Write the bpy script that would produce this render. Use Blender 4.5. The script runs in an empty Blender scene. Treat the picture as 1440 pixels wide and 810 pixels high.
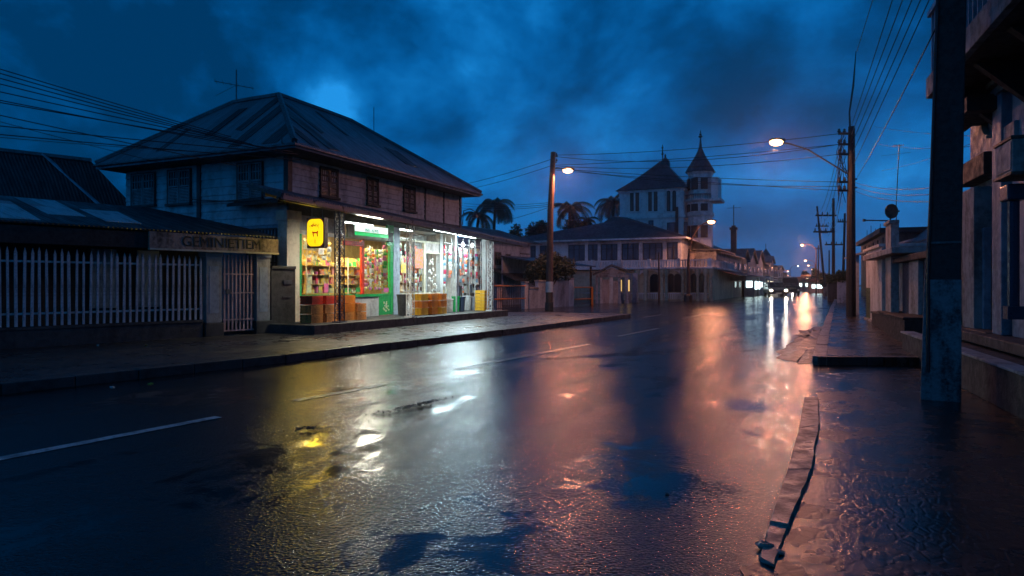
import bpy, bmesh, math, random
from mathutils import Vector, Matrix
random.seed(7)
R = math.radians
scene = bpy.context.scene
COL = scene.collection
H = 1.2           # camera height
F = 960.0         # focal length in photo pixels
HZ = 400.0        # horizon row
HAZE = .00055

# ---------------------------------------------------------------- camera, world, exposure
cd = bpy.data.cameras.new('camera'); cam = bpy.data.objects.new('camera', cd); COL.objects.link(cam)
cam.location = (0, 0, H); cam.rotation_euler = (R(90), 0, 0)
cd.sensor_width = 36; cd.lens = 24; cd.shift_y = -5/1440; cd.clip_start = .05; cd.clip_end = 3000
scene.camera = cam
scene.view_settings.view_transform = 'Standard'; scene.view_settings.look = 'None'
scene.view_settings.gamma = 1; scene.view_settings.exposure = 0; scene.view_settings.use_curve_mapping = False
scene.cycles.use_denoising = True
scene.cycles.max_bounces = 6; scene.cycles.diffuse_bounces = 3; scene.cycles.glossy_bounces = 3
scene.cycles.transparent_max_bounces = 12; scene.cycles.caustics_reflective = False; scene.cycles.caustics_refractive = False
scene.cycles.sample_clamp_indirect = 4

W = bpy.data.worlds.new('World'); scene.world = W; W.use_nodes = True
nt = W.node_tree; N = nt.nodes; L = nt.links
for n in list(N): N.remove(n)
out = N.new('ShaderNodeOutputWorld'); bg = N.new('ShaderNodeBackground'); L.new(bg.outputs[0], out.inputs[0])
sky = N.new('ShaderNodeTexSky'); sky.sky_type = 'NISHITA'; sky.sun_disc = False
sky.sun_elevation = R(3); sky.sun_rotation = R(200); sky.air_density = 2; sky.ozone_density = 6
tc = N.new('ShaderNodeTexCoord')
mp = N.new('ShaderNodeMapping'); mp.inputs['Scale'].default_value = (2.3, 2.3, 3.4); mp.inputs['Location'].default_value = (0.3, 1.7, 0.4)
L.new(tc.outputs['Generated'], mp.inputs[0])
n1 = N.new('ShaderNodeTexNoise'); n1.inputs['Scale'].default_value = 1.15; n1.inputs['Detail'].default_value = 7; n1.inputs['Roughness'].default_value = .58; n1.inputs['Distortion'].default_value = .35
L.new(mp.outputs[0], n1.inputs['Vector'])
def wm(op, a, b=None, c=None, clamp=False):
    m = N.new('ShaderNodeMath'); m.operation = op; m.use_clamp = clamp
    for i, v in enumerate((a, b, c)):
        if v is None: continue
        if isinstance(v, (int, float)): m.inputs[i].default_value = v
        else: L.new(v, m.inputs[i])
    return m.outputs[0]
def blob(px, py, width, amp):
    """a broad brighter or darker bank of cloud in one compass direction of the sky"""
    d = Vector(((px-720)/F, 1, (HZ-py)/F)).normalized()
    dp = N.new('ShaderNodeVectorMath'); dp.operation = 'DOT_PRODUCT'; dp.inputs[1].default_value = d
    L.new(tc.outputs['Generated'], dp.inputs[0])
    e = wm('POWER', wm('MAXIMUM', dp.outputs['Value'], 0), 1/width**2*2)
    return wm('MULTIPLY', e, amp)
n2 = N.new('ShaderNodeTexNoise'); n2.inputs['Scale'].default_value = 2.9; n2.inputs['Detail'].default_value = 8; n2.inputs['Roughness'].default_value = .6; n2.inputs['Distortion'].default_value = .15
L.new(mp.outputs[0], n2.inputs['Vector'])
acc = wm('ADD', wm('ADD', wm('MULTIPLY', wm('SUBTRACT', n1.outputs[0], .5), 1.7), wm('MULTIPLY', wm('SUBTRACT', n2.outputs[0], .5), .75)), .52)
for b in SKYBLOBS if 'SKYBLOBS' in globals() else [(1000,80,.30,-.20),(140,130,.42,-.15),(1260,90,.2,-.06),(640,220,.22,.07),(690,212,.04,.26),(455,140,.04,.28),(490,155,.03,.16),(560,180,.07,.12),(620,60,.18,.07),(900,170,.08,.08),(760,215,.06,.12),(700,40,.3,-.08),(860,140,.2,.04),(590,120,.10,-.07),(1150,330,.25,.05),(60,200,.2,.03),(330,140,.14,-.05)]:
    acc = wm('ADD', acc, blob(*b))
sz0 = N.new('ShaderNodeSeparateXYZ'); L.new(tc.outputs['Generated'], sz0.inputs[0])
acc = wm('SUBTRACT', acc, wm('MULTIPLY', wm('SUBTRACT', sz0.outputs['Z'], .34, clamp=True), 1.1))
ramp = N.new('ShaderNodeValToRGB'); L.new(acc, ramp.inputs[0])
el = ramp.color_ramp.elements
el[0].position = .24; el[0].color = (0.0, .032, .105, 1)
el[1].position = .80; el[1].color = (.015, .27, .72, 1)
for p, c in ((.38, (0, .056, .19, 1)), (.52, (0.001, .098, .32, 1)), (.66, (.004, .155, .46, 1))):
    e = el.new(p); e.color = c
# horizon glow: paler violet-blue low in the sky over the end of the street
sx = N.new('ShaderNodeSeparateXYZ'); L.new(tc.outputs['Generated'], sx.inputs[0])
hz = wm('POWER', wm('SUBTRACT', 1.0, wm('ABSOLUTE', sx.outputs['Z'])), 9)
hb = blob(1130, 400, .45, 1.0)
gl = wm('MULTIPLY', wm('MULTIPLY', hz, hb), .85, clamp=True)
mx = N.new('ShaderNodeMix'); mx.data_type = 'RGBA'
L.new(gl, mx.inputs[0]); L.new(ramp.outputs[0], mx.inputs[6]); mx.inputs[7].default_value = (.035, .105, .27, 1)
# the sky model supplies a faint overall sky light on top of the cloud layer
ad = N.new('ShaderNodeMix'); ad.data_type = 'RGBA'; ad.blend_type = 'ADD'; ad.inputs[0].default_value = 1
sm = N.new('ShaderNodeMix'); sm.data_type = 'RGBA'; sm.blend_type = 'MULTIPLY'; sm.inputs[0].default_value = 1
L.new(sky.outputs[0], sm.inputs[6]); sm.inputs[7].default_value = (0.0, .001, .003, 1)
L.new(mx.outputs[2], ad.inputs[6]); L.new(sm.outputs[2], ad.inputs[7])
L.new(ad.outputs[2], bg.inputs[0]); bg.inputs[1].default_value = 1.16

sd = bpy.data.lights.new('dusk_glow', 'SUN'); sd.energy = .05; sd.angle = R(25); sd.color = (.25, .5, 1)
so = bpy.data.objects.new('dusk_glow', sd); COL.objects.link(so); so.rotation_euler = (R(50), 0, R(-160+110))

# ---------------------------------------------------------------- helpers
def tag(o, label=None, cat=None, group=None, kind=None):
    if label: o['label'] = label
    if cat: o['category'] = cat
    if group: o['group'] = group
    if kind: o['kind'] = kind
    return o
def empty(name, loc=(0,0,0), rz=0, label=None, cat=None, group=None):
    o = bpy.data.objects.new(name, None); COL.objects.link(o); o.empty_display_size = .2
    o.location = loc; o.rotation_euler = (0, 0, rz)
    return tag(o, label, cat, group)
def copy_tree(o, parent=None):
    c = o.copy(); COL.objects.link(c)
    if parent: c.parent = parent
    for ch in list(o.children): copy_tree(ch, c)
    return c
class Fr:
    """a ground frame: +y runs deg clockwise of north (along the street), +x to its right"""
    def __init__(s, ox, oy, deg):
        a = R(deg); s.o = Vector((ox, oy)); s.ex = Vector((math.cos(a), -math.sin(a))); s.ey = Vector((math.sin(a), math.cos(a))); s.rz = -a
    def onx(s, c, px, py=HZ):
        d = Vector(((px-720)/F, 1)); t = (c + s.o.dot(s.ex))/d.dot(s.ex); p = d*t-s.o
        return p.dot(s.ey), H+(HZ-py)/F*t
    def ony(s, c, px, py=HZ):
        d = Vector(((px-720)/F, 1)); t = (c + s.o.dot(s.ey))/d.dot(s.ey); p = d*t-s.o
        return p.dot(s.ex), H+(HZ-py)/F*t
    def w(s, x, y, z=0):
        p = s.o+s.ex*x+s.ey*y; return Vector((p.x, p.y, z))
    def loc(s, wx, wy):
        p = Vector((wx, wy))-s.o; return p.dot(s.ex), p.dot(s.ey)
def G(px, py, z=0):
    t = (H-z)*F/(py-HZ); return Vector(((px-720)/F*t, t, z))
def P(px, py, Y): return Vector(((px-720)/F*Y, Y, H+(HZ-py)/F*Y))

class MB:
    def __init__(s): s.v = []; s.f = []
    def add(s, vs, fs):
        k = len(s.v); s.v += [tuple(p) for p in vs]; s.f += [tuple(i+k for i in f) for f in fs]; return s
    def quad(s, *p): return s.add(p, [tuple(range(len(p)))])
    def box(s, x0, x1, y0, y1, z0, z1):
        if x0 > x1: x0, x1 = x1, x0
        if y0 > y1: y0, y1 = y1, y0
        if z0 > z1: z0, z1 = z1, z0
        return s.add([(x,y,z) for z in (z0,z1) for y in (y0,y1) for x in (x0,x1)],
              [(0,2,3,1),(4,5,7,6),(0,1,5,4),(2,6,7,3),(0,4,6,2),(1,3,7,5)])
    def cbox(s, c, sz, rz=0, tilt=0):
        m = Matrix.Translation(c) @ Matrix.Rotation(rz,4,'Z') @ Matrix.Rotation(tilt,4,'Y')
        a,b,d = sz[0]/2, sz[1]/2, sz[2]/2
        return s.add([m@Vector((x,y,z)) for z in (-d,d) for y in (-b,b) for x in (-a,a)],
              [(0,2,3,1),(4,5,7,6),(0,1,5,4),(2,6,7,3),(0,4,6,2),(1,3,7,5)])
    def tube(s, pts, r, n=6, caps=True):
        pts = [Vector(p) for p in pts]; m = len(pts); k = len(s.v)
        rr = r if isinstance(r, (list, tuple)) else [r]*m
        up = Vector((0,0,1))
        d0 = (pts[-1]-pts[0]).normalized()
        if abs(d0.z) > .9: up = Vector((1,0,0))
        for i, p in enumerate(pts):
            d = (pts[min(i+1,m-1)]-pts[max(i-1,0)]).normalized()
            a = d.cross(up)
            if a.length < 1e-4: a = d.cross(Vector((0,1,.1)))
            a.normalize(); b = a.cross(d)
            for j in range(n):
                t = 2*math.pi*(j+.5)/n
                s.v.append(tuple(p+(a*math.cos(t)+b*math.sin(t))*rr[i]))
        for i in range(m-1):
            for j in range(n):
                s.f.append((k+i*n+j, k+i*n+(j+1)%n, k+(i+1)*n+(j+1)%n, k+(i+1)*n+j))
        if caps: s.f.append(tuple(k+j for j in range(n))[::-1]); s.f.append(tuple(k+(m-1)*n+j for j in range(n)))
        return s
    def bar(s, a, b, w, h=None):
        """rectangular bar from a to b"""
        h = h or w; a = Vector(a); b = Vector(b); d = (b-a).normalized()
        up = Vector((0,0,1)) if abs(d.z) < .9 else Vector((0,1,0))
        x = d.cross(up).normalized()*w/2; y = d.cross(x).normalized()*h/2
        vs = [a-x-y, a+x-y, a+x+y, a-x+y, b-x-y, b+x-y, b+x+y, b-x+y]
        return s.add(vs, [(0,1,2,3),(7,6,5,4),(0,4,5,1),(1,5,6,2),(2,6,7,3),(3,7,4,0)])
    def prism(s, poly, z0, z1, cap=True):
        n = len(poly); k = len(s.v)
        s.v += [(p[0],p[1],z0) for p in poly]+[(p[0],p[1],z1) for p in poly]
        for i in range(n): s.f.append((k+i, k+(i+1)%n, k+n+(i+1)%n, k+n+i))
        s.f.append(tuple(k+n+i for i in range(n)))
        s.f.append(tuple(k+i for i in range(n))[::-1])
        return s
    def lathe(s, prof, cx=0, cy=0, n=12, ph=0):
        k = len(s.v)
        for r, z in prof:
            for j in range(n):
                t = 2*math.pi*j/n+ph; s.v.append((cx+r*math.cos(t), cy+r*math.sin(t), z))
        for i in range(len(prof)-1):
            for j in range(n): s.f.append((k+i*n+j, k+i*n+(j+1)%n, k+(i+1)*n+(j+1)%n, k+(i+1)*n+j))
        s.f.append(tuple(k+j for j in range(n))[::-1]); s.f.append(tuple(k+(len(prof)-1)*n+j for j in range(n)))
        return s
    def slab(s, tri, th):
        """polygon tri given thickness th downwards"""
        n = len(tri); k = len(s.v)
        s.v += [tuple(p) for p in tri]+[(p[0],p[1],p[2]-th) for p in tri]
        s.f.append(tuple(range(k,k+n))); s.f.append(tuple(range(k+n,k+2*n))[::-1])
        for i in range(n): s.f.append((k+i, k+n+i, k+n+(i+1)%n, k+(i+1)%n))
        return s
    def blob(s, c, r, n=8, m=6, jit=.1):
        k = len(s.v); c = Vector(c)
        for i in range(m+1):
            for j in range(n):
                a = math.pi*i/m; t = 2*math.pi*j/n; q = 1+random.uniform(-jit,jit)
                s.v.append((c.x+r[0]*math.sin(a)*math.cos(t)*q, c.y+r[1]*math.sin(a)*math.sin(t)*q, c.z+r[2]*math.cos(a)*q))
        for i in range(m):
            for j in range(n): s.f.append((k+i*n+j, k+(i+1)*n+j, k+(i+1)*n+(j+1)%n, k+i*n+(j+1)%n))
        return s
    def build(s, name, mat, parent=None, smooth=False, loc=None, rz=0, bevel=0):
        me = bpy.data.meshes.new(name); me.from_pydata(s.v, [], s.f); me.validate()
        bm = bmesh.new(); bm.from_mesh(me); bmesh.ops.remove_doubles(bm, verts=bm.verts, dist=1e-5)
        bmesh.ops.recalc_face_normals(bm, faces=bm.faces)
        if bevel:
            bmesh.ops.bevel(bm, geom=[e for e in bm.edges if len(e.link_faces)==2 and e.calc_face_angle() > .6], offset=bevel, segments=2, affect='EDGES', profile=.6)
        bm.to_mesh(me); bm.free()
        me.materials.append(mat)
        if smooth:
            for p in me.polygons: p.use_smooth = True
        o = bpy.data.objects.new(name, me); COL.objects.link(o)
        if parent: o.parent = parent
        if loc is not None: o.location = loc
        o.rotation_euler = (0,0,rz)
        return o
def clap(mb, fn, a0, a1, z0, z1, h=.17, jit=.012):
    """lapped boards; fn(a, out, z) gives the point"""
    z = z0
    while z < z1-.01:
        t = min(z+h, z1)
        j0 = random.uniform(-jit,jit); j1 = random.uniform(-jit,jit)
        mb.quad(fn(a0,.028,z+j0), fn(a1,.028,z+j1), fn(a1,.006,t+.004), fn(a0,.006,t+.004))
        mb.quad(fn(a0,0,z+j0), fn(a1,0,z+j1), fn(a1,.028,z+j1), fn(a0,.028,z+j0))
        z = t
def text_mesh(txt, size, name, mat, parent, M, extrude=.004):
    c = bpy.data.curves.new(name, 'FONT'); c.body = txt; c.size = size; c.align_x = 'CENTER'; c.align_y = 'CENTER'; c.extrude = extrude
    t = bpy.data.objects.new(name, c); COL.objects.link(t)
    bpy.context.view_layer.update()
    me = bpy.data.meshes.new_from_object(t.evaluated_get(bpy.context.evaluated_depsgraph_get()))
    bpy.data.objects.remove(t); me.transform(M); me.materials.clear(); me.materials.append(mat); me.name = name
    o = bpy.data.objects.new(name, me); COL.objects.link(o); o.parent = parent
    return o
# orientation for text lying on a wall
MX = Matrix(((0,0,1,0),(1,0,0,0),(0,1,0,0),(0,0,0,1)))     # reads along +y, faces +x
MY = Matrix(((1,0,0,0),(0,0,-1,0),(0,1,0,0),(0,0,0,1)))     # reads along +x, faces -y

# ---------------------------------------------------------------- materials
def newmat(name):
    m = bpy.data.materials.new(name); m.use_nodes = True; t = m.node_tree
    return m, t, t.nodes, t.links, t.nodes['Principled BSDF']
def mth(t, op, a, b=None, clamp=False):
    m = t.nodes.new('ShaderNodeMath'); m.operation = op; m.use_clamp = clamp
    for i, v in enumerate((a, b)):
        if v is None: continue
        if isinstance(v, (int, float)): m.inputs[i].default_value = v
        else: t.links.new(v, m.inputs[i])
    return m.outputs[0]
def noise(t, vec, scale, detail=4, rough=.55, dist=0):
    n = t.nodes.new('ShaderNodeTexNoise'); n.inputs['Scale'].default_value = scale; n.inputs['Detail'].default_value = detail
    n.inputs['Roughness'].default_value = rough; n.inputs['Distortion'].default_value = dist
    if vec is not None: t.links.new(vec, n.inputs['Vector'])
    return n.outputs[0]
def mapping(t, vec, loc=(0,0,0), rot=(0,0,0), sc=(1,1,1), typ='POINT'):
    n = t.nodes.new('ShaderNodeMapping'); n.vector_type = typ
    n.inputs['Location'].default_value = loc; n.inputs['Rotation'].default_value = rot; n.inputs['Scale'].default_value = sc
    t.links.new(vec, n.inputs[0]); return n.outputs[0]
def sstep(t, v, a, b, lo=0, hi=1):
    n = t.nodes.new('ShaderNodeMapRange'); n.interpolation_type = 'SMOOTHSTEP'
    t.links.new(v, n.inputs[0])
    for i, x in enumerate((a, b, lo, hi)): n.inputs[i+1].default_value = x
    return n.outputs[0]
def mixc(t, f, a, b, mode='MIX'):
    n = t.nodes.new('ShaderNodeMix'); n.data_type = 'RGBA'; n.blend_type = mode
    if isinstance(f, (int, float)): n.inputs[0].default_value = f
    else: t.links.new(f, n.inputs[0])
    for i, x in ((6, a), (7, b)):
        if isinstance(x, tuple): n.inputs[i].default_value = x+(1,)*(4-len(x))
        else: t.links.new(x, n.inputs[i])
    return n.outputs[2]
def bump(t, h, strength, dist, normal=None):
    n = t.nodes.new('ShaderNodeBump'); n.inputs['Distance'].default_value = dist
    if isinstance(strength, (int, float)): n.inputs['Strength'].default_value = strength
    else: t.links.new(strength, n.inputs['Strength'])
    t.links.new(h, n.inputs['Height'])
    if normal: t.links.new(normal, n.inputs['Normal'])
    return n.outputs[0]
def grimy(name, col, rough=.7, dirt=None, amount=.6, scale=3.0, bumpd=.01, metal=0, streak=True, fine=40):
    """painted or plastered surface with stains, streaks and small relief"""
    m, t, n, l, b = newmat(name)
    c = n.new('ShaderNodeTexCoord').outputs['Object']
    dirt = dirt or tuple(x*.3 for x in col)
    a = noise(t, mapping(t, c, sc=(1,1,.35 if streak else 1)), scale, 6, .62)
    a2 = noise(t, c, scale*4, 5, .65)
    f = sstep(t, mth(t, 'ADD', mth(t,'MULTIPLY',a,.65), mth(t,'MULTIPLY',a2,.35)), .42, .64, 0, amount)
    l.new(mixc(t, f, col, dirt), b.inputs['Base Color'])
    b.inputs['Metallic'].default_value = metal
    l.new(sstep(t, a2, .3, .7, max(.05, rough-.15), min(1, rough+.15)), b.inputs['Roughness'])
    h = noise(t, c, fine, 4, .6)
    l.new(bump(t, mth(t,'ADD',mth(t,'MULTIPLY',h,.5),a2), .6, bumpd), b.inputs['Normal'])
    return m
def emit(name, col, strength, base=(.8,.8,.8)):
    m, t, n, l, b = newmat(name)
    b.inputs['Base Color'].default_value = base+(1,)
    b.inputs['Emission Color'].default_value = col+(1,); b.inputs['Emission Strength'].default_value = strength
    c = n.new('ShaderNodeTexCoord').outputs['Object']
    l.new(sstep(t, noise(t, c, 6, 3), .3, .7, .3, .5), b.inputs['Roughness'])
    return m
def corrugated(name, axis, col, dark, pitch=.08, panel=.75, seed=0., contrast=1.):
    """ridged roofing sheets; axis = local axis across the ridges; some sheets older and darker"""
    m, t, n, l, b = newmat(name)
    c = n.new('ShaderNodeTexCoord').outputs['Object']
    s = n.new('ShaderNodeSeparateXYZ'); l.new(c, s.inputs[0])
    u = s.outputs['XYZ'.index(axis)]; v = s.outputs['YX'['XY'.index(axis)]]
    w = mth(t, 'SINE', mth(t, 'MULTIPLY', u, 2*math.pi/pitch))
    cell = n.new('ShaderNodeCombineXYZ')
    l.new(mth(t,'FLOOR',mth(t,'DIVIDE',mth(t,'ADD',u,seed),panel)), cell.inputs[0])
    l.new(mth(t,'FLOOR',mth(t,'DIVIDE',mth(t,'ADD',v,mth(t,'MULTIPLY',cell.outputs[0] if False else u,0)),2.1)), cell.inputs[1])
    wn = n.new('ShaderNodeTexWhiteNoise'); l.new(cell.outputs[0], wn.inputs[0])
    pan = sstep(t, wn.outputs[0], .62, .66, 0, .9*contrast)
    st = noise(t, mapping(t, c, sc=(3,.5,1) if axis=='X' else (.5,3,1)), 2, 5, .65)
    f = mth(t, 'MAXIMUM', pan, sstep(t, st, .45, .7, 0, .75*contrast))
    l.new(mixc(t, f, col, dark), b.inputs['Base Color'])
    b.inputs['Metallic'].default_value = .25
    l.new(sstep(t, st, .3, .7, .38, .7), b.inputs['Roughness'])
    seam = sstep(t, mth(t,'FRACT',mth(t,'DIVIDE',mth(t,'ADD',u,seed),panel)), 0, .05)
    l.new(bump(t, mth(t,'ADD',mth(t,'ADD',w,mth(t,'MULTIPLY',st,1.5)),seam), .5, .02), b.inputs['Normal'])
    return m
def wetroad():
    m, t, n, l, b = newmat('wet_asphalt')
    c = n.new('ShaderNodeTexCoord').outputs['Object']
    al = mapping(t, c, rot=(0,0,R(25.5)))                 # y' along the street
    strk = noise(t, mapping(t, al, sc=(1,.16,1)), 1.3, 5, .6, .6)
    big = noise(t, mapping(t, al, sc=(1,.5,1)), .55, 4, .55, .5)
    edge = noise(t, c, 6.5, 7, .75); edge2 = noise(t, mapping(t, al, sc=(1.4,.9,1)), 1.9, 4, .6)
    # where water stands: wheel ruts, low spots
    pat = noise(t, mapping(t, al, sc=(.75,1,1)), 2.3, 7, .72, .8)
    pud = sstep(t, mth(t,'ADD',mth(t,'ADD',mth(t,'MULTIPLY',strk,.4),mth(t,'MULTIPLY',big,.25)),mth(t,'MULTIPLY',pat,.35)), .515, .585)
    grit = n.new('ShaderNodeTexVoronoi'); grit.inputs['Scale'].default_value = 38; l.new(c, grit.inputs['Vector'])
    for (px, py, rx, ry, rot) in PUDDLES:
        g = G(px, py)
        v = mapping(t, c, loc=(g.x,g.y,0), rot=(0,0,R(rot)), sc=(rx,ry,1), typ='TEXTURE')
        ln = n.new('ShaderNodeVectorMath'); ln.operation = 'LENGTH'; l.new(v, ln.inputs[0])
        d = mth(t,'ADD',ln.outputs['Value'],mth(t,'ADD',mth(t,'MULTIPLY',mth(t,'SUBTRACT',edge,.5),1.6),mth(t,'MULTIPLY',mth(t,'SUBTRACT',edge2,.5),2.2)))
        d = mth(t,'ADD',d,mth(t,'MULTIPLY',mth(t,'SUBTRACT',grit.outputs[0],.35),1.1))
        pud = mth(t,'MAXIMUM',pud,sstep(t,d,.35,1.15,1,0))
    fine = noise(t, c, 60, 2, .7)
    vo = n.new('ShaderNodeTexVoronoi'); vo.inputs['Scale'].default_value = 62; l.new(c, vo.inputs['Vector'])
    h = mth(t,'ADD',mth(t,'MULTIPLY',fine,.8),mth(t,'MULTIPLY',vo.outputs[0],.7))
    mid = noise(t, c, 7, 4, .6)
    crack = n.new('ShaderNodeTexVoronoi'); crack.feature = 'DISTANCE_TO_EDGE'; crack.inputs['Scale'].default_value = .35
    l.new(mapping(t, al, sc=(1.3,.5,1)), crack.inputs['Vector'])
    ck = sstep(t, mth(t,'ADD',crack.outputs[0],mth(t,'MULTIPLY',mth(t,'SUBTRACT',mid,.5),.06)), .0, .012, 1, 0)
    col = mixc(t, sstep(t, mid, .35,.7), (.015,.015,.017), (.008,.009,.010))
    col = mixc(t, sstep(t, big,.5,.62,0,.5), col, (.02,.018,.016))
    col = mixc(t, mth(t,'MULTIPLY',ck,.8), col, (.003,.003,.003))
    l.new(mixc(t, pud, col, (.004,.005,.007)), b.inputs['Base Color'])
    dry = sstep(t, strk, .3, .52, .25, .15)
    ro = n.new('ShaderNodeMix'); l.new(pud, ro.inputs[0]); l.new(dry, ro.inputs[2]); ro.inputs[3].default_value = .14
    l.new(ro.outputs[0], b.inputs['Roughness'])
    inv = mth(t,'SUBTRACT',1,mth(t,'MULTIPLY',pud,.93))
    n1 = bump(t, h, mth(t,'MULTIPLY',inv,.85), .0040)
    n2 = bump(t, mth(t,'SUBTRACT',mid,mth(t,'MULTIPLY',ck,.5)), mth(t,'MULTIPLY',inv,.22), .010, n1)
    l.new(n2, b.inputs['Normal'])
    b.inputs['IOR'].default_value = 1.4
    b.inputs['Specular IOR Level'].default_value = .55
    return m
# px, py of centre, half width (m), half length (m), heading
PUDDLES = [(925,685,.5,.6,-20),(1075,573,.8,.5,-10),(850,500,.3,3.4,-62)]
def wetstone(name, cell, col, col2, rot, rough=(.2,.45), bumpd=.02, grid=False, ew=1.3, sw=.6, fs=45):
    m, t, n, l, b = newmat(name)
    c = n.new('ShaderNodeTexCoord').outputs['Object']
    al = mapping(t, c, rot=(0,0,R(rot)))
    wob = noise(t, al, 3, 3)
    if grid:
        br = n.new('ShaderNodeTexBrick'); br.inputs['Scale'].default_value = 1/cell; l.new(al, br.inputs['Vector'])
        br.inputs['Mortar Size'].default_value = .035; br.inputs['Color1'].default_value=(1,1,1,1); br.inputs['Color2'].default_value=(.6,.6,.6,1); br.inputs['Mortar'].default_value=(0,0,0,1)
        e = br.outputs['Color']
    else:
        vo = n.new('ShaderNodeTexVoronoi'); vo.feature = 'DISTANCE_TO_EDGE'; vo.inputs['Scale'].default_value = 1/cell
        l.new(mapping(t, al, sc=(1,.62,1)), vo.inputs['Vector']); e = sstep(t, vo.outputs[0], .02, .22)
    big = noise(t, al, .7, 5, .6)
    st = noise(t, al, 5, 5, .6)
    cc = mixc(t, sstep(t, st, .35, .65), col, col2)
    cc = mixc(t, mth(t,'MULTIPLY',mth(t,'SUBTRACT',1,e),.7), cc, (.004,.004,.004))
    l.new(cc, b.inputs['Base Color'])
    l.new(sstep(t, mth(t,'ADD',mth(t,'MULTIPLY',big,.6),mth(t,'MULTIPLY',st,.4)), .4, .6, rough[1], rough[0]), b.inputs['Roughness'])
    fn = noise(t, c, fs, 3, .7)
    l.new(bump(t, mth(t,'ADD',mth(t,'ADD',mth(t,'MULTIPLY',e,ew),mth(t,'MULTIPLY',fn,.6)),mth(t,'MULTIPLY',st,sw)), .8, bumpd), b.inputs['Normal'])
    return m
M = {}
M['road'] = wetroad()
M['cobble'] = wetstone('wet_cobbles', .055, (.010,.009,.009), (.005,.005,.005), 25, (.13,.34), .0028, False, .45, .10, 110)
M['pave'] = wetstone('wet_paving', .42, (.05,.042,.038), (.025,.022,.021), 25.5, (.17,.4), .006, True)
M['pave2'] = wetstone('old_brick_paving', .16, (.07,.06,.055), (.03,.027,.027), 40, (.25,.5), .008, True)
M['kerb'] = grimy('kerb_concrete', (.28,.24,.2), .4, (.03,.027,.025), .8, 2, .012, streak=False)
M['kerbdark'] = grimy('kerb_face', (.05,.045,.042), .5, (.012,.011,.01), .9, 2, .012, streak=False)
M['earth'] = grimy('ground_earth', (.04,.037,.033), .7, (.015,.014,.012), .8, 1, .02, streak=False)
M['wornpaint'] = grimy('worn_road_paint', (.2,.2,.19), .35, (.02,.02,.02), .95, 9, .003, streak=False)
M['mud'] = grimy('wet_mud', (.05,.036,.028), .38, (.035,.025,.018), .8, 2, .02, streak=False)
M['paint'] = grimy('road_paint', (.62,.62,.6), .35, (.05,.05,.05), .75, 5, .003, streak=False)
M['boards'] = grimy('old_white_boards', (.50,.50,.48), .7, (.17,.15,.13), .75, 2.2, .008)
M['boardsb'] = grimy('old_painted_boards', (.56,.58,.6), .7, (.2,.19,.18), .7, 2.2, .008)
M['trim'] = grimy('dark_wood_trim', (.055,.045,.04), .6, (.015,.012,.01), .7, 4, .006)
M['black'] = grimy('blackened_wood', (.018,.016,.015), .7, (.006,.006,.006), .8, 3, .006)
M['shut'] = grimy('shutter_paint', (.34,.35,.36), .6, (.09,.085,.08), .8, 6, .006)
M['cream'] = grimy('cream_plaster', (.62,.56,.42), .6, (.25,.21,.15), .7, 2.5, .006)
M['white'] = grimy('white_plaster', (.6,.59,.57), .65, (.2,.18,.165), .7, 2.5, .008)
M['pink'] = grimy('stained_plaster', (.52,.44,.41), .7, (.16,.12,.10), .85, 2.5, .012)
M['rustplaster'] = grimy('weathered_sign_board', (.33,.24,.2), .7, (.05,.035,.03), 1.0, 3.5, .012)
M['stone'] = grimy('stained_stone', (.34,.325,.31), .7, (.07,.062,.055), .85, 2, .02)
M['stoned'] = grimy('dark_stained_stone', (.06,.055,.05), .65, (.02,.018,.016), .9, 2, .02)
M['bluegrey'] = grimy('bluegrey_plaster', (.34,.38,.44), .6, (.1,.11,.13), .75, 2, .01)
M['church'] = grimy('church_plaster', (.8,.79,.77), .7, (.3,.29,.28), .75, .9, .02)
M['churchy'] = grimy('yellow_plaster', (.56,.52,.36), .65, (.18,.16,.10), .7, 1, .02)
M['slate'] = grimy('slate_roof', (.07,.075,.085), .5, (.03,.032,.036), .8, 1.2, .03)
M['glassdark'] = grimy('dark_window_glass', (.02,.022,.025), .12, (.01,.01,.01), .5, 2, .001)
M['curtain'] = grimy('curtained_glass', (.12,.15,.2), .25, (.03,.035,.045), .8, 1.6, .002)
M['polewood'] = grimy('pole_wood', (.13,.07,.045), .65, (.035,.02,.015), .8, 5, .01)
M['poledark'] = grimy('dark_pole_wood', (.013,.011,.010), .6, (.007,.006,.006), .8, 5, .01)
M['polepaint'] = grimy('flaking_pole_paint', (.2,.2,.205), .55, (.012,.012,.014), 1.0, 7, .02)
M['metal'] = grimy('weathered_metal', (.12,.12,.125), .45, (.04,.035,.03), .7, 6, .003, metal=.6)
M['metalblue'] = grimy('blue_painted_metal', (.035,.05,.09), .4, (.02,.025,.035), .6, 6, .003, metal=.2)
M['metalwhite'] = grimy('white_painted_metal', (.6,.6,.6), .4, (.2,.15,.12), .7, 6, .003)
M['picket'] = grimy('picket_paint', (.6,.57,.58), .55, (.12,.10,.10), .7, 9, .004)
M['pinkgate'] = grimy('pink_gate_paint', (.52,.33,.32), .5, (.2,.1,.09), .75, 9, .004)
M['cable'] = grimy('cable_rubber', (.008,.008,.009), .5, (.004,.004,.004), .3, 5, .001)
M['crate_brown'] = grimy('brown_crate_wood', (.8,.31,.07), .6, (.08,.03,.015), .7, 8, .006)
M['crate_red'] = grimy('red_crate_plastic', (.75,.05,.02), .4, (.2,.02,.01), .6, 8, .003)
M['crate_orange'] = grimy('orange_crate_plastic', (.75,.22,.02), .4, (.35,.08,.01), .6, 8, .003)
M['crate_yellow'] = grimy('yellow_crate_plastic', (.8,.42,.03), .4, (.4,.15,.01), .6, 8, .003)
M['green'] = grimy('green_gloss_paint', (.015,.34,.09), .35, (.01,.14,.04), .5, 5, .003)
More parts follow.
